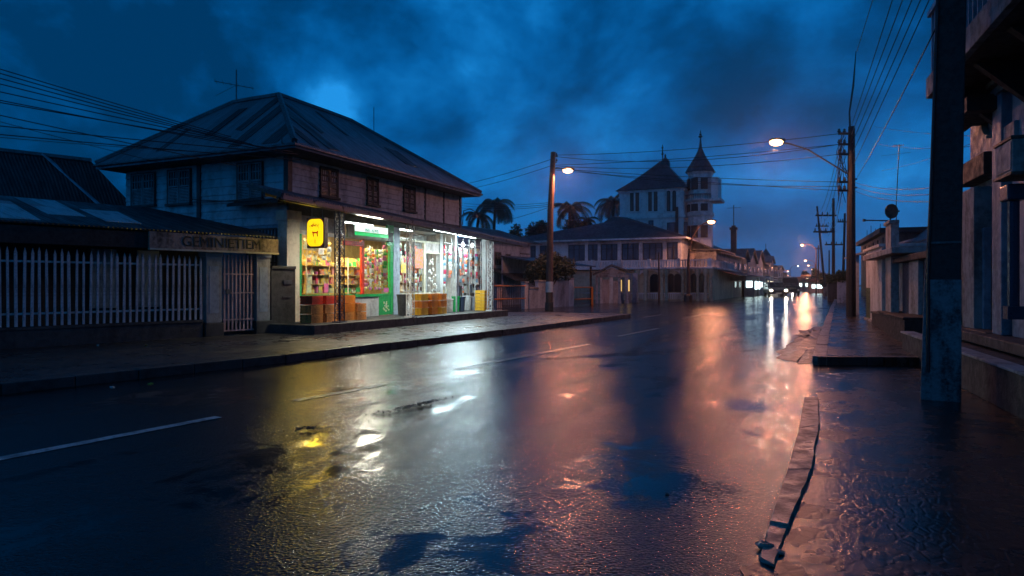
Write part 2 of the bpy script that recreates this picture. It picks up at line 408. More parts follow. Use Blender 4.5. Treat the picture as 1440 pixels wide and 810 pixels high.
M['orangepaint'] = grimy('orange_rail_paint', (.6,.2,.02), .45, (.25,.07,.01), .6, 8, .003)
M['rust'] = grimy('rusty_sheet', (.16,.08,.05), .6, (.05,.025,.015), .8, 5, .006)
M['foliage'] = grimy('leaves', (.05,.085,.03), .55, (.02,.04,.012), .8, 3, .002, streak=False)
M['foliage_d'] = grimy('dark_leaves', (.035,.05,.025), .6, (.012,.02,.01), .8, 3, .002, streak=False)
M['palm'] = grimy('palm_leaves', (.02,.032,.014), .6, (.01,.015,.008), .7, 3, .002, streak=False)
M['bark'] = grimy('bark', (.09,.065,.05), .8, (.03,.02,.015), .8, 8, .02)
M['bronze'] = grimy('dark_bronze', (.03,.028,.025), .45, (.01,.01,.01), .7, 5, .01, metal=.5)
M['ltile'] = corrugated('corrugated_front_slope', 'Y', (.2,.205,.22), (.06,.06,.065), seed=.25, contrast=.45)
M['stile'] = corrugated('corrugated_side_slope', 'X', (.2,.205,.22), (.06,.06,.065), seed=.9, contrast=.45)
M['annexroof'] = corrugated('corrugated_annex_roof', 'Y', (.022,.023,.026), (.01,.01,.011), panel=.9, seed=.3)
M['newsheet'] = corrugated('newer_roof_sheet', 'Y', (.55,.57,.6), (.25,.25,.26), panel=.9, seed=.3)
M['oldsheet'] = corrugated('rusted_roof_sheet', 'Y', (.05,.045,.045), (.012,.011,.012), panel=.9, seed=.3)
M['oldsheetx'] = corrugated('rusted_side_roof_sheet', 'X', (.05,.045,.045), (.012,.011,.012), panel=.9, seed=.3)
M['darkroof'] = corrugated('corrugated_dark_roof', 'Y', (.02,.02,.022), (.008,.008,.009), seed=.3)
M['awning'] = corrugated('corrugated_awning', 'Y', (.12,.125,.14), (.035,.03,.03), seed=.1)
# shop glass: clear pane with a real reflection
def glass(name, tint=(.96,.98,.98)):
    m, t, n, l, b = newmat(name)
    tr = n.new('ShaderNodeBsdfTransparent'); tr.inputs[0].default_value = tint+(1,)
    gl = n.new('ShaderNodeBsdfGlossy')
    c = n.new('ShaderNodeTexCoord').outputs['Object']
    l.new(sstep(t, noise(t, c, 4, 4), .4, .7, .02, .12), gl.inputs['Roughness'])
    lw = n.new('ShaderNodeLayerWeight'); lw.inputs[0].default_value = .5
    fr = mth(t, 'ADD', .03, mth(t, 'MULTIPLY', mth(t, 'POWER', lw.outputs['Facing'], 4), .5))
    mxs = n.new('ShaderNodeMixShader'); l.new(fr, mxs.inputs[0]); l.new(tr.outputs[0], mxs.inputs[1]); l.new(gl.outputs[0], mxs.inputs[2])
    l.new(mxs.outputs[0], n['Material Output'].inputs[0]); return m
M['shopgold'] = grimy('golden_shelf_lining', (.75,.5,.16), .5, (.5,.3,.08), .7, 6, .002)
M['glass'] = glass('clear_glass')
SOD = (1.0, .36, .17)
M['lamp'] = emit('sodium_lamp_glass', (1,.45,.17), 11)
M['lampfar'] = emit('distant_lamp_glass', (1,.48,.17), 4)
M['tube'] = emit('fluorescent_tube', (.85,1,.97), 14)
M['bulb'] = emit('white_bulb', (.9,1,1), 25)
M['head'] = emit('headlamp_lens', (1,.86,.62), 30)
M['signyellow'] = emit('lit_yellow_acrylic', (1,.72,.0), 1.15, (.9,.6,.02))
M['signwhite'] = emit('lit_white_acrylic', (.82,1,.93), 1.3)
M['signgreen'] = emit('lit_green_acrylic', (.0,.75,.16), .75, (.02,.6,.12))
M['redink'] = emit('red_sign_lettering', (.6,.06,.0), .35, (.5,.03,.01))
M['tealink'] = emit('teal_sign_lettering', (.02,.35,.25), .3, (.02,.3,.2))
GOODS = [((.85,.5,.01),'yellow'),((.8,.2,.01),'orange'),((.7,.02,.015),'red'),((.75,.72,.65),'white'),((.02,.35,.06),'green'),
         ((.05,.3,.5),'blue'),((.7,.12,.25),'pink'),((.25,.12,.05),'brown'),((.8,.7,.35),'pale yellow')]
GM = [grimy(nm.replace(' ','_')+'_packaging', c, .35, tuple(min(1,x*.45+.12) for x in c[::-1]), .8, 14, .001, streak=False) for c, nm in GOODS]

def lamp_light(name, loc, energy, col=SOD, size=.12, parent=None, typ='POINT', rot=None, angle=None):
    d = bpy.data.lights.new(name, typ); d.energy = energy; d.color = col
    if typ == 'AREA': d.shape = 'RECTANGLE'; d.size, d.size_y = size
    else: d.shadow_soft_size = size
    if typ == 'SPOT' and angle: d.spot_size = angle; d.spot_blend = .6 if angle < 2 else .12
    o = bpy.data.objects.new(name, d); COL.objects.link(o); o.location = loc
    if rot: o.rotation_euler = rot
    if parent: o.parent = parent
    return o
# ================================================================= GROUND
S = Fr(-5.25, 16.0, 24.9)           # shop frame: x=0 is the street front, y=0 the side wall
def sheet(name, pts, z, mat, label=None):
    mb = MB(); mb.quad(*[(p[0],p[1],z) for p in pts]); o = mb.build(name, mat); tag(o, kind='structure'); return o
sheet('ground', [(-900,-60),(1200,-60),(1200,1500),(-900,1500)], -.02, M['earth'])
sheet('road', [(-90,-20),(90,-20),(200,420),(120,420),(-60,60)], 0, M['road'])
# left pavement: kerb line follows the photograph's kerb
kl = [(-16,-1.2),(-9.5,3.6),(-5.57,7.43),(-3.49,10.47),(-.25,16.2),(2.1,20.6),(4.33,25.0)]
back = [(1.6,26.6),(-.6,26.6),(-9,32),(-26,22),(-30,4)]
poly = kl+back
mb = MB(); mb.prism(poly, -.01, .12); mb.build('pavement', M['pave2']).__setitem__('kind','structure')
# kerb stones along the edge (slightly proud)
mb = MB()
for a, b in zip(kl[:-1], kl[1:]):
    a = Vector(a); b = Vector(b); d = (b-a); n = int(d.length/.9)+1; u = d.normalized(); nn = Vector((u.y,-u.x))
    for i in range(n):
        p = a+d*i/n+u*.006; q = a+d*(i+1)/n-u*.006; w = .16; j = random.uniform(-.008,.008)
        mb.prism([p+nn*(.03+j), q+nn*(.03+j), q-nn*w, p-nn*w], -.005, .128+random.uniform(-.006,.004))
o = mb.build('kerb', M['kerbdark'], bevel=.012); o['kind'] = 'structure'
# right raised pavement
rk = [(4.52,10.2),(6.5,14.4),(11.0,23.8),(24.6,52.0),(40,85),(66,140)]
ra = [(70,138),(30,52),(16.5,26.5),(9.0,12.9),(6.6,10.0)]
mb = MB(); mb.prism([(x+.14,y) for x,y in rk]+ra, -.01, .12); mb.build('pavement', M['pave']).__setitem__('kind','structure')
mb = MB()
for a, b in zip(rk[:-1], rk[1:]):
    a = Vector(a); b = Vector(b); d = b-a; n = max(1,int(d.length/1.0)); u = d.normalized(); nn = Vector((u.y,-u.x))
    for i in range(n):
        if a.y > 60 and i % 3: continue
        p = a+d*i/n+u*.006; q = a+d*(i+(1 if a.y<60 else 3))/n-u*.006; j = random.uniform(-.012,.012)
        mb.prism([p+nn*(-.02+j), q+nn*(-.02+j), q+nn*.17, p+nn*.17], -.005, .127+random.uniform(-.01,.006))
o = mb.build('kerb', M['kerb'], bevel=.01); o['kind'] = 'structure'
mb = MB()
for i in range(3):
    x0 = 4.56+i*.72; mb.prism([(x0,10.14-.02*i),(x0+.7,10.12-.02*i),(x0+.7,10.3),(x0,10.3)], -.005, .125)
o = mb.build('kerb', M['kerbdark'], bevel=.012); o['kind'] = 'structure'
# cobbled forecourt at the lower right
kc = [(1040,800),(1075,770),(1104,746),(1138,667),(1149,603),(1152,563)]
cp = [G(*p) for p in kc]+[G(1142,527), Vector((6.9,10.12,0)), Vector((7.4,9.0,0)), Vector((6.5,4)), Vector((6,-4)), Vector((.4,-4))]
sheet('forecourt', cp, .004, M['cobble'])
# broken kerb stones between road and forecourt
lft = [(1130,563),(1122,608),(1106,667),(1080,741),(1066,790)]
rgt = [(1150,563),(1149,603),(1138,667),(1104,746),(1085,800)]
for k in range(4):
    mb = MB(); a0, a1, b1, b0 = G(*lft[k]), G(*lft[k+1]), G(*rgt[k+1]), G(*rgt[k])
    n = 7; top = []; 
    L1 = [a0.lerp(a1,(i+.04*(i==0)-.04*(i==n))/n)+Vector((random.uniform(-.004,.004),0,0)) for i in range(n+1)]
    R1 = [b0.lerp(b1,(i+.02*(i==0)-.02*(i==n))/n)+Vector((random.uniform(-.005,.008)+.02,0,0)) for i in range(n+1)]
    hgt = (.036,.035,.032,.02)[k]
    for i in range(n):
        z = [hgt+random.uniform(-.006,.006) for _ in range(4)]
        q = [L1[i],L1[i+1],R1[i+1],R1[i]]
        mb.add([(p.x,p.y,-.005) for p in q]+[(p.x+(.012 if j in(0,1) else -.012),p.y,hgt) for j,p in enumerate(q)],
               [(4,5,6,7),(0,1,5,4),(2,3,7,6)]+([(3,0,4,7)] if i==0 else [])+([(1,2,6,5)] if i==n-1 else []))
    o = mb.build('kerb', M['kerb']); o['kind'] = 'structure'
# rubble at the kerb's broken end
def rubble(px, py, s, label, mat='kerb'):
    g = G(px,py); mb = MB(); mb.blob((0,0,s*.3),(s,s*.8,s*.45),7,5,.25)
    tag(mb.build('stone', M[mat], loc=(g.x,g.y,0)), label, 'stone')
rubble(1076,772,.045,'grey broken kerb lump at the near end of the kerb')
rubble(1094,780,.03,'small wet stone lying in front of the broken kerb lump')
rubble(938,696,.012,'tiny dark pebble lying on the smooth wet asphalt','black')
# mud bank on the road beside the right pavement
g = [G(*p) for p in ((1118,510),(1100,505),(1108,488),(1124,470),(1145,460),(1168,458),(1166,470),(1158,490),(1150,511))]
g2=[]
for i_ in range(len(g)):
    a_,b_=g[i_],g[(i_+1)%len(g)]; m_=int((b_-a_).length/.22)+1
    for k_ in range(m_):
        p_=a_.lerp(b_,k_/m_); r_=.0 if p_.x>5.2 and i_>6 else .16
        g2.append(p_+Vector((random.uniform(-r_,r_),random.uniform(-r_,r_)*1.6,0)))
g=g2
c = sum(g, Vector())/len(g)
mb = MB(); ring = [Vector((p.x,p.y,.003)) for p in g]; k = len(ring)
ring2 = [c.lerp(p,.55)+Vector((0,0,.018)) for p in g]
mb.add(ring+ring2, [(i,(i+1)%k,k+(i+1)%k,k+i) for i in range(k)]+[tuple(range(k,2*k))])
o = mb.build('mud', M['mud'], smooth=True); o['kind'] = 'structure'
# painted lines
def dash(p, q, w=.11, mat='wornpaint'):
    a = G(*p); b = G(*q); d = (b-a); d.z = 0; u = d.normalized(); nn = Vector((u.y,-u.x,0))*w/2; mb = MB(); n = 14
    for i in range(n):
        s, e = a+d*i/n, a+d*(i+1)/n; j = lambda: random.uniform(-.008,.008)
        mb.quad(s-nn*(1+j()*8), e-nn*(1+j()*8), e+nn*(1+j()*8), s+nn*(1+j()*8))
    for i,v in enumerate(mb.v): mb.v[i] = (v[0],v[1],.004)
    o = mb.build('road_marking', M[mat]); o['kind'] = 'structure'
dash((-60,657),(307,586.5),.11,'paint'); dash((415,564),(540,541)); dash((640,519.5),(830,484)); dash((870,473),(925,462)); dash((960,448),(1000,440),.1)
dash((905,446.5),(930,442.5),.12)

# litter at the left kerb and the clump of leaves on the road
for i,(px,py,s,cl,lb) in enumerate([(158,547,.03,'metalwhite','crumpled white paper scrap on the left pavement edge'),(212,542,.028,'crate_yellow','yellowish wrapper scrap beside the kerb in the gutter'),
        (205,487,.03,'crate_orange','orange wrapper lying on the pavement below the picket fence'),(262,474,.03,'metalwhite','white scrap on the pavement by the fence end'),(138,487,.025,'white','pale scrap at the foot of the fence plinth')]):
    g = G(px,py,.12); mb = MB(); mb.blob((0,0,.012),(s,s*.7,.013),7,4,.35); tag(mb.build('litter', M[cl], loc=(g.x,g.y,.124 if i not in (1,) else .124)), lb, 'litter')
def leafpile(px, py, n, rx, ry, rot, label):
    g = G(px,py); mb = MB()
    for i in range(n):
        a = random.gauss(0,.45); b = random.gauss(0,.4); x = a*rx; y = b*ry; s = random.uniform(.007,.02)
        x, y = x*math.cos(rot)-y*math.sin(rot), x*math.sin(rot)+y*math.cos(rot); t = random.uniform(0,6.3); z = random.uniform(.004,.02)
        ps = [(x+s*math.cos(t+k)*f, y+s*math.sin(t+k)*f, z+random.uniform(0,.018)) for k,f in ((0,1),(1.4,.5),(3.1,1),(4.6,.5))]
        mb.quad(*ps)
    tag(mb.build('leaf_litter', M['bark'], loc=(g.x,g.y,.001)), label, 'leaf litter')
leafpile(434,606,80,.16,.07,.5,'small clump of dark wet leaves on the road in the yellow sign reflection')
leafpile(588,572,260,.62,.08,1.0,'long streak of wet leaves on the road in the white shop reflection')

# ================================================================= CORNER SHOP BUILDING
shop = empty('shop_house', S.w(0,0), S.rz, 'two storey timber shop house with corrugated hip roof and brightly lit open ground floor', 'shop')
FL = .32
yE = 8.2                     # far end of the building
DX = -5.7                    # depth of the side wall
# upper storey walls
mb = MB(); mb.box(DX, -.03, .03, yE, 3.1, 4.32)
mb.build('wall_core', M['black'], shop)
mb = MB(); clap(mb, lambda a,o,z: (o,a,z), .06, yE, 3.22, 4.28, .15); mb.build('street_wall', M['boards'], shop)
mb = MB(); clap(mb, lambda a,o,z: (a,-o+.03,z), DX, -.06, 2.62, 4.28, .2, .02); mb.build('side_wall', M['boardsb'], shop)
mb = MB(); mb.box(-.09,.05,-.05,.09,3.1,4.29); mb.build('corner_post', M['trim'], shop); mb = MB(); mb.box(-.05,.05,yE-.06,yE+.06,3.1,4.29); mb.build('corner_post', M['trim'], shop)
for px in (597,623): y,_ = S.onx(0,px); mb = MB(); mb.box(.0,.045,y-.03,y+.03,3.2,4.29); mb.build('batten', M['trim'], shop)
x,_ = S.ony(0,280); mb = MB(); mb.box(x-.06,x+.06,-.03,.05,2.5,4.29)
mb.build('downpipe', M['trim'], shop)
# shutters
def shutter(plane, a0, a1, z0, z1, leaf_mat, frame_mat, lat=True):
    fn = (lambda a,o,z: (o,a,z)) if plane=='x' else (lambda a,o,z: (a,-o,z))
    def bx(m, A0,A1,o0,o1,Z0,Z1):
        p = fn(A0,o0,Z0); q = fn(A1,o1,Z1); m.box(p[0],q[0],p[1],q[1],Z0,Z1)
    m = MB(); w=.035
    bx(m,a0-w,a0,.0,.06,z0-w,z1+w); bx(m,a1,a1+w,.0,.06,z0-w,z1+w); bx(m,a0,a1,.0,.06,z1,z1+w); bx(m,a0-w*1.8,a1+w*1.8,.0,.10,z0-w*1.6,z0)
    fo = m.build('window', M[frame_mat], shop)
    mid = (a0+a1)/2
    for (s,e) in ((a0,mid-.012),(mid+.012,a1)):
        m = MB(); W_ = e-s; t=.025
        bx(m,s,s+t,.02,.05,z0,z1); bx(m,e-t,e,.02,.05,z0,z1); bx(m,s,e,.022,.048,z1-t,z1); bx(m,s,e,.022,.048,z0,z0+t)
        zm = z0+(z1-z0)*.52; bx(m,s,e,.021,.049,zm-.015,zm+.015)
        z = z0+t+.01
        while z < zm-.03:
            bx(m,s+t,e-t,.024,.042,z,z+.022); z += .038
        for k in range(1,4): q = s+W_*k/4; bx(m,q-.008,q+.008,.026,.04,zm,z1-t)
        zz = zm+(z1-zm)*.5; bx(m,s+t,e-t,.027,.038,zz-.01,zz+.01)
        m.build('shutter', M[leaf_mat], fo)
    m = MB(); bx(m,a0,a1,.0,.014,z0,z1); m.build('pane', M['glassdark'], fo)
for (p0,p1,t0,b0) in ((186,217,241,287),(237,267,234,285),(335,368,228,279)):
    a0,_ = S.ony(-.03,p0); a1,zt = S.ony(-.03,p1,t0); _,zb = S.ony(-.03,p1,b0)
    shutter('y',a0,a1,min(zb,3.3),4.12,'shut','trim')
for (p0,p1) in ((451,474),(517,531),(568,583)):
    a0,_ = S.onx(.03,p0); a1,_ = S.onx(.03,p1); shutter('x',a0,a1,3.42,4.12,'trim','black')
x0,_ = S.ony(-.2,327); x1,_ = S.ony(-.2,398)
mb = MB(); mb.slab([(x0,-.03,3.23),(x1,-.03,3.25),(x1,-.38,3.14),(x0,-.38,3.12)],.07); mb.build('window_hood', M['black'], shop)
# roof
e = .8
C0 = S.loc(-4.80,15.07)
ex, ey0 = C0[0], C0[1]
L1, L2 = 8.9, 6.75
Cc = Vector((ex,ey0,4.36)); Cu = Vector((ex,ey0+L1,4.30)); Cn = Vector((ex-L2,ey0,4.36)); Cb = Vector((ex-L2,ey0+L1,4.36))
Pp = Vector((ex-2.65, ey0+2.3, 6.26)); Rr = Pp+Vector((0,3.0,-.03)); Qq = Pp+Vector((-1.63,0,-.02))
def sag(a,b,t): return a.lerp(b,t)-Vector((0,0,.06*math.sin(math.pi*t)))
mb = MB(); mb.slab([Cc,Cu,Rr,Pp],.05); mb.build('roof_slope', M['ltile'], shop)
mb = MB(); mb.slab([Cn,Cc,Pp,Qq],.05); mb.build('roof_slope', M['stile'], shop)
mb = MB(); mb.slab([Cu,Cb,Rr],.05); mb.slab([Rr,Cb,Pp],.05); mb.slab([Pp,Cb,Qq],.05); mb.slab([Cb,Cn,Qq],.05); mb.build('roof_slope', M['stile'], shop)
mb = MB()
for a,b in ((Cc,Pp),(Pp,Rr),(Rr,Cu),(Pp,Qq),(Qq,Cn)):
    up = Vector((0,0,.02)); mb.tube([a+up,a.lerp(b,.33)+up,a.lerp(b,.66)+up*1.3,b+up], .07, 6)
mb.build('ridge_cap', M['metal'], shop)
mb = MB(); th=.12
mb.bar(Cn+Vector((0,.02,-.07)), Cc+Vector((0,.02,-.07)), .03, th); mb.bar(Cc+Vector((-.02,0,-.07)), Cu+Vector((-.02,0,-.07)), .03, th); mb.bar(Cu+Vector((0,-.02,-.07)), Cb+Vector((0,-.02,-.07)), .03, th)
mb.build('fascia', M['bluegrey'], shop)
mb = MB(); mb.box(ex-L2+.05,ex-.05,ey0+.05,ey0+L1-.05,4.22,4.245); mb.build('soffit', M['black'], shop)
mb = MB()
mb.tube([Cn+Vector((0,-.05,-.05)), Cc+Vector((.05,-.05,-.07)), Cu+Vector((.05,0,-.06))], .035, 6); mb.build('gutter', M['metal'], shop)

# odd rusted sheets on both visible slopes
def onslope(a,b,c_,x,y):
    nrm=(b-a).cross(c_-a).normalized(); z=a.z-(nrm.x*(x-a.x)+nrm.y*(y-a.y))/nrm.z; return Vector((x,y,z+.018))
for (d0,d1,t0,t1) in ((2.35,2.66,.35,1.0),(1.72,2.1,.02,1.0),(.55,1.0,.0,1.0),(3.3,3.6,.3,.8),(4.6,4.8,.1,.5)):
    q=[]
    for d,t in ((d0,t0),(d1,t0),(d1,t1),(d0,t1)):
        yh=2.3*min(d,2.65)/2.65*.985; q.append(onslope(Cc,Pp,Cn,ex-d,ey0+.02+yh*t))
    mb=MB(); mb.slab(q,.01); mb.build('roof_sheet',M['oldsheetx'],shop)
for (d0,d1,t0,t1) in ((.55,.85,.0,1.0),(1.25,1.7,.05,1.0),(1.95,2.15,.4,1.0),(3.4,3.55,.5,.9),(5.2,5.9,.2,.5)):
    q=[]
    for d,t in ((d0,t0),(d1,t0),(d1,t1),(d0,t1)):
        xh=2.65*min(d,2.3)/2.3*.985; q.append(onslope(Cc,Cu,Pp,ex-.02-xh*t,ey0+d))
    mb=MB(); mb.slab(q,.01); mb.build('roof_sheet',M['oldsheet'],shop)
# ground storey structure: floor, ceiling, rear wall, side wall
mb = MB(); mb.box(DX,-.02,-.02,.03,.12,2.6); mb.box(DX,-.02,.03,.1,2.3,3.12)
mb.build('side_wall', M['bluegrey'], shop)
# lattice window in the side wall
x0,z1 = S.ony(-.03,348,318); x1,_ = S.ony(-.03,389); mb = MB(); mb.box(x0,x1,-.06,-.021,2.1,2.14); mb.box(x0,x1,-.06,-.021,2.5,2.54); mb.box(x0,x1,-.06,-.021,1.7,1.73)
k = 9
for i in range(k+1): q = x0+(x1-x0)*i/k; mb.box(q-.015,q+.015,-.055,-.022,1.5,2.52)
mb.build('window_lattice', M['trim'], shop)
mb = MB(); mb.box(-4,1.42,-.78,yE+.75,.1,FL-.02) ; 
mb.build('floor', M['stone'], shop)
mb = MB(); mb.box(-3.9,1.5,-.82,3.08,.105,FL); mb.box(-3.9,1.46,3.16,yE+.8,.105,FL-.01)
mb.build('step', M['stoned'], shop, bevel=.01)
mb = MB(); mb.box(-3.2,-.01,.11,yE-.02,2.92,3.0); mb.build('ceiling', M['white'], shop)
mb = MB(); mb.box(-3.2,-3.1,.11,yE-.1,FL,2.92); mb.box(-3.1,-.15,.1,.16,FL,2.92); mb.build('inner_wall', M['shopgold'], shop); mb = MB(); mb.box(-3.1,-.05,yE-.2,yE-.1,FL,2.92); mb.build('inner_wall', M['white'], shop)
def wy(px): return S.onx(0,px)[0]
def wz(px,py): return S.onx(0,px,py)[1]
# lintel band over the shop front
mb = MB(); mb.box(-.04,.03,.0,yE,2.86,3.22); mb.build('lintel', M['trim'], shop)
# pillars
def pillar(px0,px1,mat,x0=-.1,x1=.06,z0=FL,z1=2.86):
    mb = MB(); mb.box(x0,x1,wy(px0),wy(px1),z0,z1); mb.box(x0-.02,x1+.02,wy(px0)-.02,wy(px1)+.02,z0,z0+.08); return mb.build('pillar', M[mat], shop, bevel=.006)
mb = MB(); mb.box(-.18,.1,-.14,wy(417),.12,2.9); mb.box(-.21,.13,-.17,wy(417)+.03,2.7,2.93); mb.build('corner_pillar', M['cream'], shop, bevel=.008)
pillar(551,560,'bluegrey'); pillar(617,621,'white'); pillar(681,686,'white')
# shop window one : frame, mullion, pane
zs, zt = wz(440,415), wz(440,333)
ya, ym, yb = wy(421), wy(509), wy(549)
mb = MB(); mb.box(-.04,.05,ya-.03,ya+.03,zs-.04,zt+.04); mb.box(-.04,.05,ya,yb,zs-.05,zs); mb.box(-.04,.07,ya-.03,wy(531),zs-.075,zs-.05); mb.box(-.04,.05,wy(547),wy(551),FL+.02,2.75)
wf = mb.build('window', M['green'], shop)
mb = MB(); mb.box(-.03,.045,ym-.05,ym+.05,zs,zt+.1); mb.box(-.03,.045,wy(483),ym,zt-.14,zt-.02); mb.build('mullion', M['crate_red'], wf)
mb = MB(); mb.box(.004,.012,ya+.03,ym-.05,zs,zt+.04); mb.box(.004,.012,ym+.05,wy(547),zs,zt+.04); mb.build('pane', M['glass'], wf)
mb = MB(); mb.box(-.05,.04,ya,wy(547),zt+.04,zt+.13); mb.build('header', M['white'], wf)
# low ribbed wall under it
mb = MB(); y = wy(417)
while y < wy(531): mb.box(.0,.035,y,y+.035,FL,zs-.08); y += .055
mb.box(-.08,.005,wy(417),wy(531),FL,zs-.076)
mb.build('dado_wall', M['white'], shop)
# green half door with posters
mb = MB(); mb.box(-.02,.04,wy(531)+.01,wy(551)-.02,FL+.02,zs-.05); d = mb.build('half_door', M['green'], shop, bevel=.004)
mb = MB(); random.seed(3)
yc=(wy(534)+wy(549))/2
for i in range(16):
    a = random.uniform(0,6.3); r = random.uniform(.02,.17); mb.cbox((.045,yc+r*math.cos(a),.6+r*math.sin(a)),(.006,random.uniform(.03,.07),random.uniform(.02,.06)),0)
mb.build('poster', GM[8], d)
# green sign above the window
zA = 2.42
sg = MB(); s0,s1 = wy(483)+.02, wy(541); sg.box(.05,.13,s0,s1,2.43,2.80); sgo = sg.build('sign_board', M['cream'], shop)
mb = MB(); mb.box(.131,.139,s0+.28,s1-.05,2.62,2.79); mb.build('lit_panel', M['signwhite'], sgo)
mb = MB(); mb.box(.131,.139,s0+.28,s1-.02,2.51,2.60); mb.build('lit_panel', M['signgreen'], sgo)
yc = (s0+.28+s1-.05)/2
text_mesh('INEL ADMS',.125,'sign_lettering',M['tealink'],sgo, Matrix.Translation((.142,yc,2.665))@MX)
mb = MB(); mb.box(.02,.07,wy(541)+.02,wy(551),2.32,2.9); mb.build('green_panel', M['green'], shop)
mb = MB(); mb.box(.071,.1,wy(542.5),wy(549),2.42,2.68); mb.build('vent_grille', M['trim'], shop)
# panel behind the yellow sign
mb = MB(); mb.box(-.02,.05,wy(420),wy(483),zt+.14,2.86); mb.build('transom_panel', M['bluegrey'], shop)
# window two, bay with poster wall and dark doorway
y0,y1 = wy(560), wy(596)
mb = MB(); mb.box(-.05,.04,y0,wy(617),.88,.95); mb.box(-.05,.04,y0,wy(617),2.5,2.56); mb.box(-.04,.04,wy(595),wy(597),.95,2.5); mb.box(-.04,.04,wy(595),wy(617),2.18,2.23); w2 = mb.build('window', M['cream'], shop)
mb = MB(); mb.box(.0,.008,y0,wy(595),.95,2.5); mb.box(.0,.008,y0,wy(617),2.56,2.86); mb.build('pane', M['glass'], w2)
mb = MB(); mb.box(-.08,.0,y0,wy(617),FL,.88); mb.build('dado_wall', M['white'], shop)
mb = MB(); mb.box(-.04,.03,wy(597),wy(616),2.23,2.5); mb.build('poster_board', M['pink'], shop)
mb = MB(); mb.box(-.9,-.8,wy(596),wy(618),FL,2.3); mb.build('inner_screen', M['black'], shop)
# far end: open bay with rack wall
mb = MB(); mb.box(-1.3,-1.2,wy(623),yE-.2,FL,2.9); mb.build('inner_wall', M['white'], shop)
mb = MB()
for px in (626,634,642,651,660,668,676):
    q_=S.onx(-.2,px)[0]; mb.box(-.22,-.18,q_-.012,q_+.012,FL,2.8)
for z in (1.5,2.3,2.6): mb.box(-.22,-.18,S.onx(-.2,624)[0],S.onx(-.2,678)[0],z-.01,z+.01)
mb.build('hanging_rack', M['metalwhite'], shop)

# awning
aA = S.loc(-4.62,13.72); aB = S.loc(.62,24.9)
zA0, zB0 = 3.05, 2.69
xo = aA[0]+.0
Af, Bf = Vector((aA[0],aA[1],zA0)), Vector((aB[0],aB[1],zB0))
Ab, Bb = Vector((.03,aA[1]+.55,3.42)), Vector((.03,yE+.45,3.14))
mb = MB()
mb.slab([Af,Bf,Bb,Ab],.035); aw = mb.build('awning', M['awning'], shop)
mb = MB(); mb.bar(Af-Vector((.02,0,.06)),Bf-Vector((.02,0,.06)),.03,.12); mb.bar(Af-Vector((0,-.02,.05)),Ab-Vector((0,-.02,.06)),.03,.1); mb.build('fascia', M['metalblue'], aw)
mb = MB(); n=13
for i in range(n+1):
    t=i/n; p=Af.lerp(Bf,t); q=Ab.lerp(Bb,t); mb.bar(p-Vector((0,0,.07)),q-Vector((0,0,.07)),.05,.07)
for t in (.12,.5): mb.bar(Af.lerp(Ab,t)-Vector((0,0,.14)),Bf.lerp(Bb,t)-Vector((0,0,.14)),.06,.07)
mb.build('rafter', M['trim'], aw)
mb = MB(); k=150   # little scalloped drip edge
for i in range(k):
    t=(i+.5)/k; p=Af.lerp(Bf,t); mb.add([(p.x+.01,p.y-.03,p.z-.11),(p.x+.01,p.y+.03,p.z-.11),(p.x+.01,p.y,p.z-.16)],[(0,1,2)])
mb.build('drip_edge', M['metal'], aw)
# fluorescent tubes under the awning and inside
def tube_light(name, p, q, energy, col, label, down=True):
    o = empty(name, S.w(p[0],p[1],p[2]), S.rz, label, 'light', 'fluorescent lights of the shop')
    q = Vector(q)-Vector(p); mb = MB(); mb.tube([(0,0,0),q],.02,8); mb.build('tube', M['tube'], o)
    mb = MB(); mb.bar(Vector((0,0,.045)),q+Vector((0,0,.045)),.09,.04); mb.build('housing', M['metalwhite'], o)
    d = bpy.data.lights.new('tube_light','AREA'); d.energy=energy; d.color=col; d.shape='RECTANGLE'; d.size=.1; d.size_y=q.length
    l = bpy.data.objects.new('tube_light', d); COL.objects.link(l); l.parent=o; l.location=q/2-Vector((0,0,.03))
COOL=(.72,.95,1.0); WARM=(1,.74,.36)
tube_light('strip_light',(1.42,.75,2.9),(1.42,1.8,2.86),150,(1,.95,.75),'added white tube light under the awning, brightening the crates by the big window')  # added tube, set out under the awning to brighten the crate fronts
tube_light('strip_light',(1.15,wy(563),2.78),(1.15,wy(563)+1.3,2.75),100,COOL,'white tube light under the awning in front of the poster wall')
tube_light('strip_light',(1.15,wy(600),2.72),(1.15,wy(600)+1.1,2.70),85,COOL,'white tube light under the awning beside the dark doorway')
tube_light('strip_light',(-.08,.35,2.84),(-.08,1.9,2.84),130,WARM,'warm tube light on the shop ceiling behind the big window')
tube_light('strip_light',(-.08,2.2,2.84),(-.08,3.4,2.84),110,WARM,'warm tube light on the shop ceiling behind the rack of packets')
tube_light('strip_light',(-1.6,.6,2.86),(-1.6,2.9,2.86),300,WARM,'long warm tube light deep inside the shop behind the big window')
tube_light('strip_light',(-.1,4.3,2.84),(-.1,5.4,2.84),70,COOL,'cool tube light on the shop ceiling behind the second window')
for i,(px,lb) in enumerate(((651,'bare white bulb under the awning, nearer of the pair at the far end'),(664,'bare white bulb under the awning, farther of the pair at the far end'))):
    y,_ = S.onx(.25,px); z = 2.55; o = empty('bulb', S.w(.25,y,z), S.rz, lb, 'light bulb')
    mb = MB(); mb.lathe([(.012,.09),(.02,.06),(.045,.02),(.05,-.01),(.035,-.04),(.01,-.055)],0,0,10); mb.build('glass', M['bulb'], o, smooth=True)
    mb = MB(); mb.tube([(0,0,.09),(0,0,.3)],.008,5); mb.lathe([(.022,.08),(.022,.13)],0,0,8); mb.build('holder', M['cable'], o)
    lamp_light('bulb_light',(0,0,-.08),55,COOL,.05,o)

